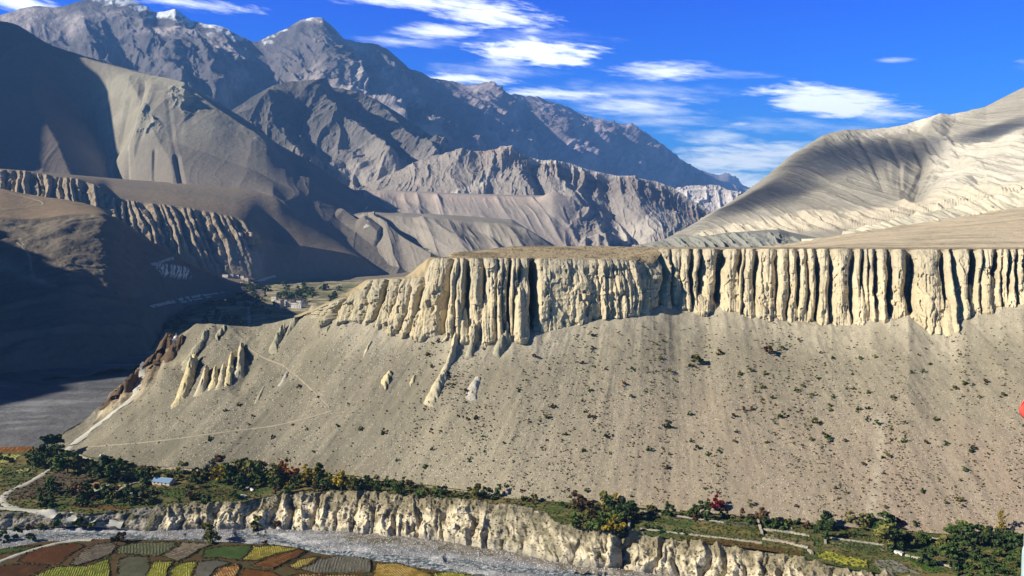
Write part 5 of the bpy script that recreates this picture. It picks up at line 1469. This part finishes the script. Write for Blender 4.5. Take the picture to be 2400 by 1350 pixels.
for (poly, cnt, (s0, s1), cols, desc, share) in ZN:
    xs_ = [p[0] for p in poly]; ys_ = [p[1] for p in poly]
    k = 0; guard = 0
    while k < cnt and guard < 3000:
        guard += 1
        x0 = rt.uniform(min(xs_), max(xs_)); y0 = rt.uniform(min(ys_), max(ys_))
        if not bool(inpoly(np.array([x0]), np.array([y0]), poly)[0]):
            continue
        kc = rt.choice(cols); sz = rt.uniform(s0, s1) * 1.3
        fx = (x0 - min(xs_)) / (max(xs_) - min(xs_)); dz_ = ('low ' if sz < s0 * 1.3 + (s1 - s0) * .6 else 'tall ', ' at its left end' if fx < .18 else ' left of its middle' if fx < .4 else ' in its middle' if fx < .6 else ' right of its middle' if fx < .82 else ' at its right end')
        if rt.random() < share:
            tree(x0, y0, sz * 1.35, kc, rt.choice(['round', 'round', 'tall']), dz_[0] + '%s tree %s' % (CN[kc], desc) + dz_[1], '%s trees %s' % (CN[kc], desc), only=[1], wide=1.2)
        elif nb_ < 296:
            bush(x0, y0, sz * 1.1, kc, dz_[0] + '%s bush %s' % (CN[kc], desc) + dz_[1], '%s bushes %s' % (CN[kc], desc), only=[1]); nb_ += 1
        k += 1

BK = [(40, 1262, 34, 'dark', 'dark bush at the left end of the river bed'), (10, 1268, 36, 'dark', 'dark bush at the picture edge by the river bed'), (70, 1268, 26, 'green', 'green bush beside the far left river channel'), (140, 1232, 34, 'dark', 'dark round bush under the river road'),
      (100, 1238, 26, 'olive', 'olive bush under the river road'), (70, 1240, 22, 'brown', 'brown bush below the small bluff'), (190, 1230, 34, 'green', 'long green bush beside the river road'), (215, 1232, 30, 'olive', 'olive bush beside the river road'), (250, 1234, 26, 'brown', 'brown bush at the end of the river road'),
      (285, 1272, 34, 'brown', 'rusty bush between road and ploughed field'), (270, 1268, 22, 'olive', 'olive bush behind the rusty one'), (624, 1276, 18, 'brown', 'small dark bush at the field corner'), (600, 1238, 26, 'dark', 'dark bush under the pale bluff'), (650, 1236, 22, 'brown', 'brown bush under the pale bluff')]
for (px, py, w_p, kc, lb) in BK:
    bush(px, py, w_p * 1.15, kc, lb, 'bushes by the river bed')

def where_(px, py):
    a_ = 'left of the bastion' if px < 980 else 'below the bastion' if px < 1270 else 'below the smooth face' if px < 1540 else 'below the notch' if px < 1760 else 'below the twin spires' if px < 2060 else 'below the lowest cliff foot' if px < 2280 else 'near the right edge'
    b_ = 'high on the scree ' if py < 900 else 'upper middle scree ' if py < 990 else 'lower middle scree ' if py < 1090 else 'low on the scree '
    return b_ + a_


def size_(w):
    return 'tiny' if w < 8 else 'small' if w < 11 else 'medium' if w < 14 else 'large'


# scree shrubs: the large ones by name of place, then scattered ones, then the mass of tiny tufts
SB = [(1633, 856, 40, 'olive', 'largest olive shrub high on the scree below the notch'), (1800, 832, 34, 'brown', 'wide dry shrub right of the largest one'), (1687, 832, 24, 'olive', 'olive shrub pair left of the wide dry shrub'), (1463, 903, 15, 'orange', 'single orange shrub on the mid scree'),
      (900, 1018, 22, 'dark', 'double dark shrub low on the left scree'), (1423, 1024, 20, 'dark', 'dark shrub with a pale stone on the lower scree'), (1562, 1004, 24, 'dark', 'wide dark shrub on the middle of the scree'), (1937, 1032, 24, 'green', 'tall green shrub in the right scree')]
for (px, py, w_p, kc, lb) in SB:
    bush(px, py, w_p, kc, lb, 'shrubs on the scree slope', only=[4], name='shrub', cat='shrub')
KN = [(1787, 910, 16), (1763, 870, 12), (1867, 916, 13), (1905, 926, 13), (1810, 936, 14), (1943, 954, 14), (2033, 921, 13), (2092, 936, 15), (2013, 961, 14), (2033, 960, 14), (2055, 994, 16), (2193, 984, 16), (2238, 914, 16), (2260, 901, 18), (2310, 899, 16), (2350, 930, 16), (1833, 978, 20), (1760, 960, 14),
      (1910, 994, 22), (1617, 973, 14), (1373, 966, 11), (1547, 841, 13), (1368, 1057, 15), (1522, 1056, 16), (1100, 1080, 14), (1620, 1036, 13), (1633, 1053, 15), (1727, 1015, 12), (2168, 1039, 15), (2117, 1037, 14), (2217, 1044, 15), (2277, 1058, 16), (2262, 1104, 15), (2023, 1091, 13), (2250, 1174, 16), (1652, 1146, 11), (1795, 1038, 12),
      (1953, 840, 13), (2015, 842, 12), (2050, 838, 12), (1985, 912, 10), (2136, 875, 10), (1420, 868, 9), (1365, 940, 9), (1240, 990, 9), (1180, 1040, 10), (1330, 1150, 9), (1480, 1165, 9), (790, 1000, 12), (672, 1080, 12), (640, 1025, 12), (560, 950, 13), (700, 910, 14), (735, 1060, 10), (930, 1080, 10), (1010, 1010, 10)]
ns_ = 0
for (px, py, w_p) in KN:
    kc = rt.choice(['dark', 'green', 'olive', 'dark', 'olive', 'brown'])
    bush(px, py, w_p * 1.1, kc, '%s %s shrub %s' % (size_(w_p), CN[kc], where_(px, py)), '%s shrubs scattered over the scree' % CN[kc], only=[4], name='shrub', cat='shrub'); ns_ += 1
centres = [(rt.uniform(950, 2420), rt.uniform(800, 1200)) for _ in range(110)]
tiny = []
while ns_ < 290:
    if rt.random() < .6:
        c0 = rt.choice(centres); px, py = c0[0] + rt.gauss(0, 8), c0[1] + rt.gauss(0, 40)
    else:
        px, py = rt.uniform(480, 2420), rt.uniform(780, 1200)
    if px < 1000 and py < 900 or px > 2418 or px < 300:
        continue
    p, n = hit(px, py)
    p2, n2 = hit(px, py, [4])
    if p is None or p2 is None or (p - p2).length > .5:
        continue
    sz = rt.choice([6, 7, 8, 9, 10, 12, 14, 16]); kc = rt.choice(['dark', 'olive', 'brown', 'green', 'brown', 'olive'])
    bush(px, py, sz, kc, '%s %s shrub %s' % (size_(sz), CN[kc], where_(px, py)), '%s shrubs scattered over the scree' % CN[kc], only=[4], name='shrub', cat='shrub'); ns_ += 1

# tufts and stones too many to count
def scatter(name, n, gen, mat, faces, size, squash=.7, only=None, seed=1):
    r = np.random.default_rng(seed)
    V = []; Fc = []
    k = 0; tries = 0
    while k < n and tries < n * 4:
        tries += 1
        g_ = gen(r)
        if g_ is None:
            continue
        px, py, w_p = g_
        p, nn_ = hit(px, py, only)
        if p is None:
            continue
        w = w_p * p.y / F * .5
        p = np.array(p)
        if faces == 'stone':
            b0 = len(V)
            q_ = r.uniform(.7, 1.3, (6, 1)) * np.array([(1, 0, 0), (0, 1, 0), (-1, 0, 0), (0, -1, 0), (0, 0, .8), (0, 0, -.6)]) * w
            V += (p + q_ + [0, 0, w * .2]).tolist()
            Fc += [(b0, b0 + 1, b0 + 4), (b0 + 1, b0 + 2, b0 + 4), (b0 + 2, b0 + 3, b0 + 4), (b0 + 3, b0, b0 + 4), (b0 + 1, b0, b0 + 5), (b0 + 2, b0 + 1, b0 + 5), (b0 + 3, b0 + 2, b0 + 5), (b0, b0 + 3, b0 + 5)]
        else:
            for j in range(faces):
                off = r.normal(0, 1, 3); off /= np.linalg.norm(off); off[2] = abs(off[2]) * squash
                c0 = p + off * w * .7
                u = r.normal(0, 1, 3); u /= np.linalg.norm(u); v2 = np.cross(u, off + r.normal(0, .3, 3)); v2 /= np.linalg.norm(v2) + 1e-9
                b0 = len(V)
                V += [(c0 + u * w * .5).tolist(), (c0 + v2 * w * .45).tolist(), (c0 - u * w * .5).tolist(), (c0 - v2 * w * .45).tolist()]
                Fc.append((b0, b0 + 1, b0 + 2, b0 + 3))
        k += 1
    o = mesh_obj(name, V, Fc, mat)
    o['kind'] = 'stuff'
    return o


def g_slope(r):
    if r.random() < .5:
        c0 = centres[r.integers(0, len(centres))]; return c0[0] + r.normal(0, 12), c0[1] + r.normal(0, 45), r.uniform(3, 6.5)
    px = r.uniform(250, 2440); py = r.uniform(760, 1245)
    if px < 1000 and r.random() < .15:
        return None
    return px, py, r.uniform(2.4, 6)


scatter('scree_tufts', 3600, g_slope, LM['brown'], 9, 1, only=[4], seed=3)
scatter('green_tufts', 1500, g_slope, LM['dark'], 10, 1, only=[4], seed=4)
M_stone = plain_mat('pale_stone', (.60, .52, .42), var=.25, scale=.2, rough=.9)
M_stone2 = plain_mat('dark_stone', (.20, .17, .13), var=.3, scale=.2, rough=.9)
scatter('scree_stones', 5000, lambda r: (r.uniform(1000, 2440) ** 1.0, r.uniform(880, 1250), r.uniform(1.4, 3.0)), M_stone, 'stone', 1, only=[4], seed=5)
scatter('dark_scree_stones', 1500, lambda r: (r.uniform(250, 1600), r.uniform(800, 1180), r.uniform(1.6, 3.6)), M_stone2, 'stone', 1, only=[4], seed=6)
M_gst = plain_mat('grey_stone', (.5, .5, .5), var=.3, scale=.2, rough=.9)
scatter('river_stones', 3500, lambda r: (r.uniform(-50, 1700), r.uniform(1225, 1360), r.uniform(1.2, 4)), M_gst, 'stone', 1, only=[2], seed=7)
scatter('bluff_scrub', 1500, lambda r: (r.uniform(380, 2100), r.uniform(1160, 1350), r.uniform(2.5, 6)), LM['olive'], 9, 1, only=[3], seed=8)
scatter('bank_scrub', 700, lambda r: (r.uniform(700, 1700), r.uniform(1250, 1350), r.uniform(4, 10)), LM['olive'], 10, 1, only=[2], seed=9) if False else None
scatter('terrace_undergrowth', 5200, lambda r: (r.uniform(0, 2440), r.uniform(1085, 1345), r.uniform(3, 8)), LM['green'], 8, 1, only=[1], seed=10)
scatter('dry_undergrowth', 2600, lambda r: (r.uniform(0, 2440), r.uniform(1085, 1345), r.uniform(3, 7)), LM['brown'], 8, 1, only=[1], seed=11)
scatter('plateau_scrub', 1100, lambda r: (r.uniform(1010, 1560), r.uniform(577, 606), r.uniform(1.5, 4)), LM['brown'], 6, 1, only=[5], seed=12)
def g_edge(plots_):
    def g(r):
        poly = plots_[r.integers(0, len(plots_))][0]
        i = r.integers(0, len(poly)); t_ = r.random(); a_, b_2 = poly[i], poly[(i + 1) % len(poly)]
        return a_[0] + (b_2[0] - a_[0]) * t_ + r.normal(0, 1.6), a_[1] + (b_2[1] - a_[1]) * t_ + r.normal(0, .8), r.uniform(2.5, 6)
    return g


scatter('field_edge_grass', 3800, g_edge(near_plots), LM['brown'], 7, 1, only=[0], seed=13)
scatter('field_edge_weeds', 2200, g_edge(near_plots), LM['green'], 7, 1, only=[0], seed=14)

# valley trees
for k in range(120):
    zx, zy, sx, sy = rt.choice([(590, 678, 26, 8), (570, 705, 30, 14), (455, 745, 60, 18), (600, 700, 50, 20), (720, 690, 40, 8), (690, 700, 30, 8), (650, 690, 60, 12), (760, 690, 30, 6), (500, 770, 60, 12), (420, 720, 40, 8)])
    px, py = rt.gauss(zx, sx), rt.gauss(zy, sy)
    if px < 370 or py < 662 or py > 792:
        continue
    zone = 'by the upper village track' if py < 690 else ('among the terraced village fields' if py < 740 else 'at the near field edge')
    zone += ' left of the straight track' if px < 575 else ' right of the straight track' if px > 640 else ' beside the straight track'
    hh_ = rt.uniform(8, 17); kc = rt.choice(['dark', 'dark', 'green'])
    tree(px, py, hh_, kc, 'round', ('low ' if hh_ < 11 else 'medium ' if hh_ < 14 else 'tall ') + CN[kc] + ' tree ' + zone, 'valley trees ' + zone, only=[6], wide=1.3)

# ------------------------------------------------------------------ buildings and walls
M_white = plain_mat('whitewash', (.62, .59, .54), var=.12, scale=.4, rough=.9, bump=.1)
M_mud = plain_mat('mud_plaster', (.55, .43, .32), var=.15, scale=.4, rough=.95, bump=.2)
M_redw = plain_mat('red_ochre_wall', (.42, .16, .10), var=.15, scale=.4, rough=.95)
M_flatroof = plain_mat('earth_roof', (.30, .25, .19), var=.2, scale=.5, rough=.95)
M_wood = plain_mat('stacked_firewood', (.09, .06, .04), var=.4, scale=3, rough=.9)
M_glass = plain_mat('window_dark', (.02, .022, .025), var=.2, scale=1, rough=.3, spec=.5)
M_blue = plain_mat('blue_sheet_roof', (.16, .27, .40), var=.12, scale=.3, rough=.45, spec=.4)
M_dry = plain_mat('dry_stone', (.36, .32, .25), var=.35, scale=1.2, rough=.95, bump=.6)


def flat_house(px, py, wpx, hpx, rz, wm, label, group, only=(6,)):
    p, n = hit(px, py, list(only))
    if p is None:
        return
    k = p.y / F
    w, h = wpx * k, hpx * k
    dp = w * .75
    o = empty('house', p, rz)
    V = []; Fc = []
    box(V, Fc, -w / 2, w / 2, -dp / 2, dp / 2, -3, h)
    mesh_obj('wall', V, Fc, wm, o)
    V = []; Fc = []
    e = w * .03
    box(V, Fc, -w / 2 - e, w / 2 + e, -dp / 2 - e, dp / 2 + e, h + .002, h + .06 * h)
    for (a, b, c_, d_) in ((-w / 2 - e, w / 2 + e, -dp / 2 - e, -dp / 2 + e), (-w / 2 - e, w / 2 + e, dp / 2 - e, dp / 2 + e), (-w / 2 - e, -w / 2 + e, -dp / 2 + e, dp / 2 - e), (w / 2 - e, w / 2 + e, -dp / 2 + e, dp / 2 - e)):
        box(V, Fc, a, b, c_, d_, h + .061 * h, h + .16 * h)
    mesh_obj('roof', V, Fc, M_wood if rt.random() < .5 else M_flatroof, o)
    nw = max(2, int(wpx / 4))
    for i in range(nw):
        x0 = -w / 2 + w * (i + .5) / nw
        V = []; Fc = []
        box(V, Fc, x0 - w * .05, x0 + w * .05, -dp / 2 - .06, -dp / 2 + .1, h * .5, h * .76)
        mesh_obj('window', V, Fc, M_glass, o)
    V = []; Fc = []
    box(V, Fc, w * .1, w * .1 + w * .09, -dp / 2 - .08, -dp / 2 + .1, 0, h * .36)
    mesh_obj('door', V, Fc, M_wood, o)
    setp(o, label, 'house', group)


HS = [(644, 706, 13, 11, -.3, M_white, 'leftmost white village house beside the tree'), (655, 720, 17, 15, -.5, M_mud, 'mud walled house at the near left of the village'), (668, 711, 14, 9, -.2, M_white, 'low white house in the back of the village'),
      (677, 719, 12, 11, -.2, M_white, 'narrow white house in the middle of the village'), (684, 709, 12, 8, .1, M_mud, 'small mud house in the back of the village'), (692, 721, 15, 12, -.3, M_white, 'white house beside the tallest village block'),
      (702, 722, 12, 18, -.2, M_white, 'tallest white block at the right of the village'), (706, 708, 11, 8, .0, M_white, 'little white house at the far right back of the village'), (716, 716, 12, 9, .2, M_mud, 'mud house at the right end of the village'), (698, 706, 9, 9, .2, M_white, 'small white house behind the tallest block'),
      (527, 687, 9, 8, -.4, M_white, 'lone white house by the valley track'), (573, 668, 8, 6, -.2, M_white, 'small white house left of the straight track'), (563, 664, 7, 5, .0, M_mud, 'small mud house left of the straight track')]
for h_ in HS:
    flat_house(*h_[:7], 'village houses in the valley')
for i, (px, py, w_, hh, mt, lb) in enumerate([(530, 642, 14, 5, M_white, 'left end house of the white row under the tower rock'), (543, 643, 12, 6, M_white, 'second house of the white row under the tower rock'), (556, 644, 12, 6, M_white, 'middle house of the white row under the tower rock'),
                                       (568, 647, 12, 7, M_white, 'fourth house of the white row with the widest front'), (579, 651, 10, 6, M_mud, 'mud house at the right end of the white row'), (568, 660, 8, 6, M_mud, 'mud house below the white row')]):
    flat_house(px, py + 6, w_, hh, -.2, mt, lb, 'houses under the tower rock', (6, 8))
for (px, py, w_, hh, mt, lb) in [(561, 552, 11, 6, M_white, 'white monastery building on the cliff top'), (573, 556, 16, 11, M_redw, 'red ochre monastery hall on the cliff top'), (587, 552, 9, 8, M_mud, 'small mud building beside the monastery hall'), (567, 545, 9, 7, M_mud, 'ruined mud tower above the monastery')]:
    flat_house(px, py, w_, hh, -.3, mt, lb, 'monastery buildings on the cliff', (8,))

# long shed with a blue sheet roof
p, n = hit(384, 1134, [1])
o = empty('shed', p, -.32)
V = []; Fc = []
L_, D_, H_h, R_ = 17.0, 7.5, 2.6, 2.3
box(V, Fc, -L_ / 2, L_ / 2, -D_ / 2, D_ / 2, -1, H_h)
b0 = len(V)
V += [(-L_ / 2, -D_ / 2, H_h), (-L_ / 2, D_ / 2, H_h), (-L_ / 2, 0, H_h + R_), (L_ / 2, -D_ / 2, H_h), (L_ / 2, D_ / 2, H_h), (L_ / 2, 0, H_h + R_)]
Fc += [(b0, b0 + 1, b0 + 2), (b0 + 3, b0 + 5, b0 + 4)]
mesh_obj('wall', V, Fc, M_mud, o)
for sgn in (-1, 1):
    V = []; Fc = []
    nn_ = 34
    for i in range(nn_ + 1):
        x0 = -L_ / 2 - .4 + (L_ + .8) * i / nn_; cz = .05 * (i % 2)
        V += [(x0, sgn * (D_ / 2 + .5), H_h - .30 + cz), (x0, 0, H_h + R_ + .08 + cz), (x0, 0, H_h + R_ + .02 + cz), (x0, sgn * (D_ / 2 + .5), H_h - .36 + cz)]
    for i in range(nn_):
        a = i * 4
        Fc += [(a, a + 1, a + 5, a + 4), (a + 3, a + 7, a + 6, a + 2)]
    mesh_obj('roof', V, Fc, M_blue, o)
V = []; Fc = []
box(V, Fc, -L_ / 2 - .4, L_ / 2 + .4, -.18, .18, H_h + R_ + .12, H_h + R_ + .24)
mesh_obj('ridge_cap', V, Fc, M_white, o)
for x0 in (-6, -2.4, 4.8):
    V = []; Fc = []; box(V, Fc, x0 - .7, x0 + .7, -D_ / 2 - .05, -D_ / 2 + .1, 1.0, 2.0); mesh_obj('window', V, Fc, M_glass, o)
V = []; Fc = []; box(V, Fc, .6, 1.8, -D_ / 2 - .06, -D_ / 2 + .1, 0, 2.1); mesh_obj('door', V, Fc, M_wood, o)
setp(o, 'long low shed with a blue sheet metal roof among the terrace trees', 'shed')


# shrines
def shrine(px, py, hpx, label, only):
    p, n = hit(px, py, only)
    if p is None:
        return
    h = hpx * p.y / F
    o = empty('shrine', p, .3)
    V = []; Fc = []
    box(V, Fc, -.42 * h, .42 * h, -.42 * h, .42 * h, -.3 * h, .28 * h); box(V, Fc, -.32 * h, .32 * h, -.32 * h, .32 * h, .282 * h, .42 * h)
    mesh_obj('plinth', V, Fc, M_white, o)
    V = []; Fc = []
    for j in range(8):
        t_ = j / 7; r = .25 * h * (1 - t_ ** 2) ** .5 + .06 * h
        V += [(r * math.cos(a_ * math.pi / 6), r * math.sin(a_ * math.pi / 6), h * (.42 + .3 * t_)) for a_ in range(12)]
    Fc = [(j * 12 + i, j * 12 + (i + 1) % 12, j * 12 + 12 + (i + 1) % 12, j * 12 + 12 + i) for j in range(7) for i in range(12)]
    mesh_obj('dome', V, Fc, M_white, o, smooth=True)
    V = []; Fc = []
    for j in range(2):
        r = (.07 - .055 * j) * h
        V += [(r * math.cos(a_ * math.pi / 4), r * math.sin(a_ * math.pi / 4), h * (.7 + .32 * j)) for a_ in range(8)]
    Fc = [(i, (i + 1) % 8, 8 + (i + 1) % 8, 8 + i) for i in range(8)]
    mesh_obj('spire', V, Fc, M_mud, o)
    setp(o, label, 'shrine')


shrine(413, 801, 20, 'small pale shrine on the left edge of the nose above the river', [4])
shrine(237, 1073, 12, 'tiny white shrine on the scree edge above the orchard', [4, 1])


def wall(pts, hgt, thick, label, mat=None, only=(1,)):
    P = []
    for (a, b) in zip(pts[:-1], pts[1:]):
        L = math.hypot(b[0] - a[0], b[1] - a[1]); n = max(2, int(L / 3))
        for k in range(n):
            t_ = k / n
            p, nr = hit(a[0] + (b[0] - a[0]) * t_, a[1] + (b[1] - a[1]) * t_, list(only))
            if p is not None:
                P.append(np.array(p))
    if len(P) < 3:
        return
    A = np.array(P)
    for _ in range(2):
        A[1:-1] = (A[:-2] + 2 * A[1:-1] + A[2:]) / 4
    T = np.gradient(A, axis=0); S = np.stack([T[:, 1], -T[:, 0], T[:, 2] * 0], 1); S /= np.linalg.norm(S, axis=1, keepdims=True) + 1e-9
    r = np.random.default_rng(len(P) + int(pts[0][0]))
    V = []
    for i in range(len(A)):
        hh = hgt * r.uniform(.6, 1.15); w = thick * r.uniform(.8, 1.2) / 2
        up_ = np.array([0, 0, 1.0])
        V += [A[i] - S[i] * w * 1.3 - up_ * 1.0, A[i] - S[i] * w + up_ * hh, A[i] + S[i] * w + up_ * hh * r.uniform(.85, 1), A[i] + S[i] * w * 1.3 - up_ * 1.0]
    n = len(A)
    Fc = [(i * 4 + j, i * 4 + j + 1, i * 4 + j + 5, i * 4 + j + 4) for i in range(n - 1) for j in range(3)] + [(0, 1, 2, 3), ((n - 1) * 4 + 3, (n - 1) * 4 + 2, (n - 1) * 4 + 1, (n - 1) * 4)]
    o = mesh_obj('stone_wall', V, Fc, mat or M_dry)
    setp(o, label, 'stone wall')


WL = [([(563, 1134), (580, 1143), (596, 1154)], 1.6, 1.2, 'short white wall running down through the orchard', M_white), ([(285, 1154), (305, 1157), (328, 1164)], 1.0, 1.4, 'pale wall below the striped plots', M_white), ([(250, 1166), (280, 1150), (310, 1135), (352, 1128)], 1.1, 1.0, 'pale wall climbing towards the shed', M_dry),
      ([(378, 1099), (420, 1101), (476, 1104)], 1.3, 1.6, 'long tan wall along the scree foot behind the shed', M_dry), ([(172, 1062), (200, 1074), (232, 1084)], 1.2, 1.4, 'tan wall slanting down from the road', M_dry), ([(482, 1182), (508, 1184)], 1.4, 3.5, 'flat topped pale block on the bluff rim', M_white), ([(563, 1163), (580, 1165)], 1.2, 2.4, 'small white block at the end of the orchard', M_white),
      ([(1776, 1224), (1782, 1240), (1787, 1258)], 2.2, 1.2, 'white upright wall dividing the middle terraces', M_dry), ([(1790, 1243), (1840, 1248), (1900, 1258)], 1.3, 1.1, 'stone wall behind the tan terrace strip', M_dry), ([(1787, 1264), (1840, 1272), (1897, 1287)], 1.3, 1.1, 'stone wall in front of the tan terrace strip', M_dry), ([(1797, 1231), (1830, 1235), (1860, 1241)], 1.1, 1.0, 'short pale wall above the terrace strips', M_dry),
      ([(2123, 1304), (2190, 1318), (2253, 1338)], 1.3, 1.2, 'long wall curving along the lower right plots', M_dry), ([(2098, 1294), (2120, 1302)], 1.6, 3.0, 'white boulder wall beside the dark plot', M_white), ([(1933, 1248), (1935, 1278)], 1.6, 1.2, 'upright wall under the dark tree', M_dry), ([(1287, 1204), (1280, 1228)], 2.0, 1.2, 'short pale wall at the left of the bluff step', M_dry),
      ([(1477, 1220), (1472, 1246)], 2.4, 1.2, 'upright pale wall at the gully edge', M_dry), ([(1500, 1198), (1560, 1206), (1640, 1218), (1700, 1226)], .9, .9, 'thin wall along the upper grassy strip', M_dry), ([(1500, 1240), (1600, 1252), (1690, 1262), (1790, 1274)], .9, .9, 'thin wall above the brown strip on the bluff', M_dry), ([(1895, 1290), (1906, 1302)], 1.4, 1.4, 'short wall left of the yellow field', M_dry),
      ([(1945, 1262), (2010, 1270), (2080, 1280)], .9, .9, 'low wall behind the ribbed vegetable plot', M_dry), ([(2180, 1262), (2230, 1270), (2280, 1284)], 1.0, 1.0, 'low wall left of the dark clump of trees', M_dry)]
for (pts, h_, t_, lb, mt) in WL:
    wall(pts, h_, t_, lb, mt)

# faded flag and pale rope hanging close to the camera at the right edge
M_flag = plain_mat('red_cotton', (.72, .09, .07), var=.12, scale=8, rough=.8)
M_rope = plain_mat('pale_scarf', (.45, .58, .58), var=.1, scale=8, rough=.7)


def cloth(name, pxa, pya, hpx, wpx, d_, mat, label, cat, round_=True):
    V = []; Fc = []
    nu_, nv_ = 14, 28
    for j in range(nv_):
        t_ = j / (nv_ - 1)
        half = math.sin(math.pi * t_) ** .6 if round_ else (.35 + .65 * t_ ** .5)
        for i in range(nu_):
            s_ = i / (nu_ - 1)
            px = pxa + wpx * (1 - half) + wpx * 1.6 * s_ * half
            py = pya + hpx * t_
            V.append(tuple(W(px, py, d_ + .03 * math.sin(s_ * 9 + t_ * 3))))
    Fc = [(j * nu_ + i, j * nu_ + i + 1, j * nu_ + nu_ + i + 1, j * nu_ + nu_ + i) for j in range(nv_ - 1) for i in range(nu_ - 1)]
    o = mesh_obj(name, V, Fc, mat, smooth=True)
    md = o.modifiers.new('thickness', 'SOLIDIFY'); md.thickness = .004
    setp(o, label, cat)


cloth('flag', 2390, 925, 66, 36, 3.0, M_flag, 'red cloth flag hanging close by at the right edge', 'flag')
cloth('scarf', 2393, 1175, 240, 26, 2.6, M_rope, 'pale blue white scarf at the lower right corner', 'scarf', False)
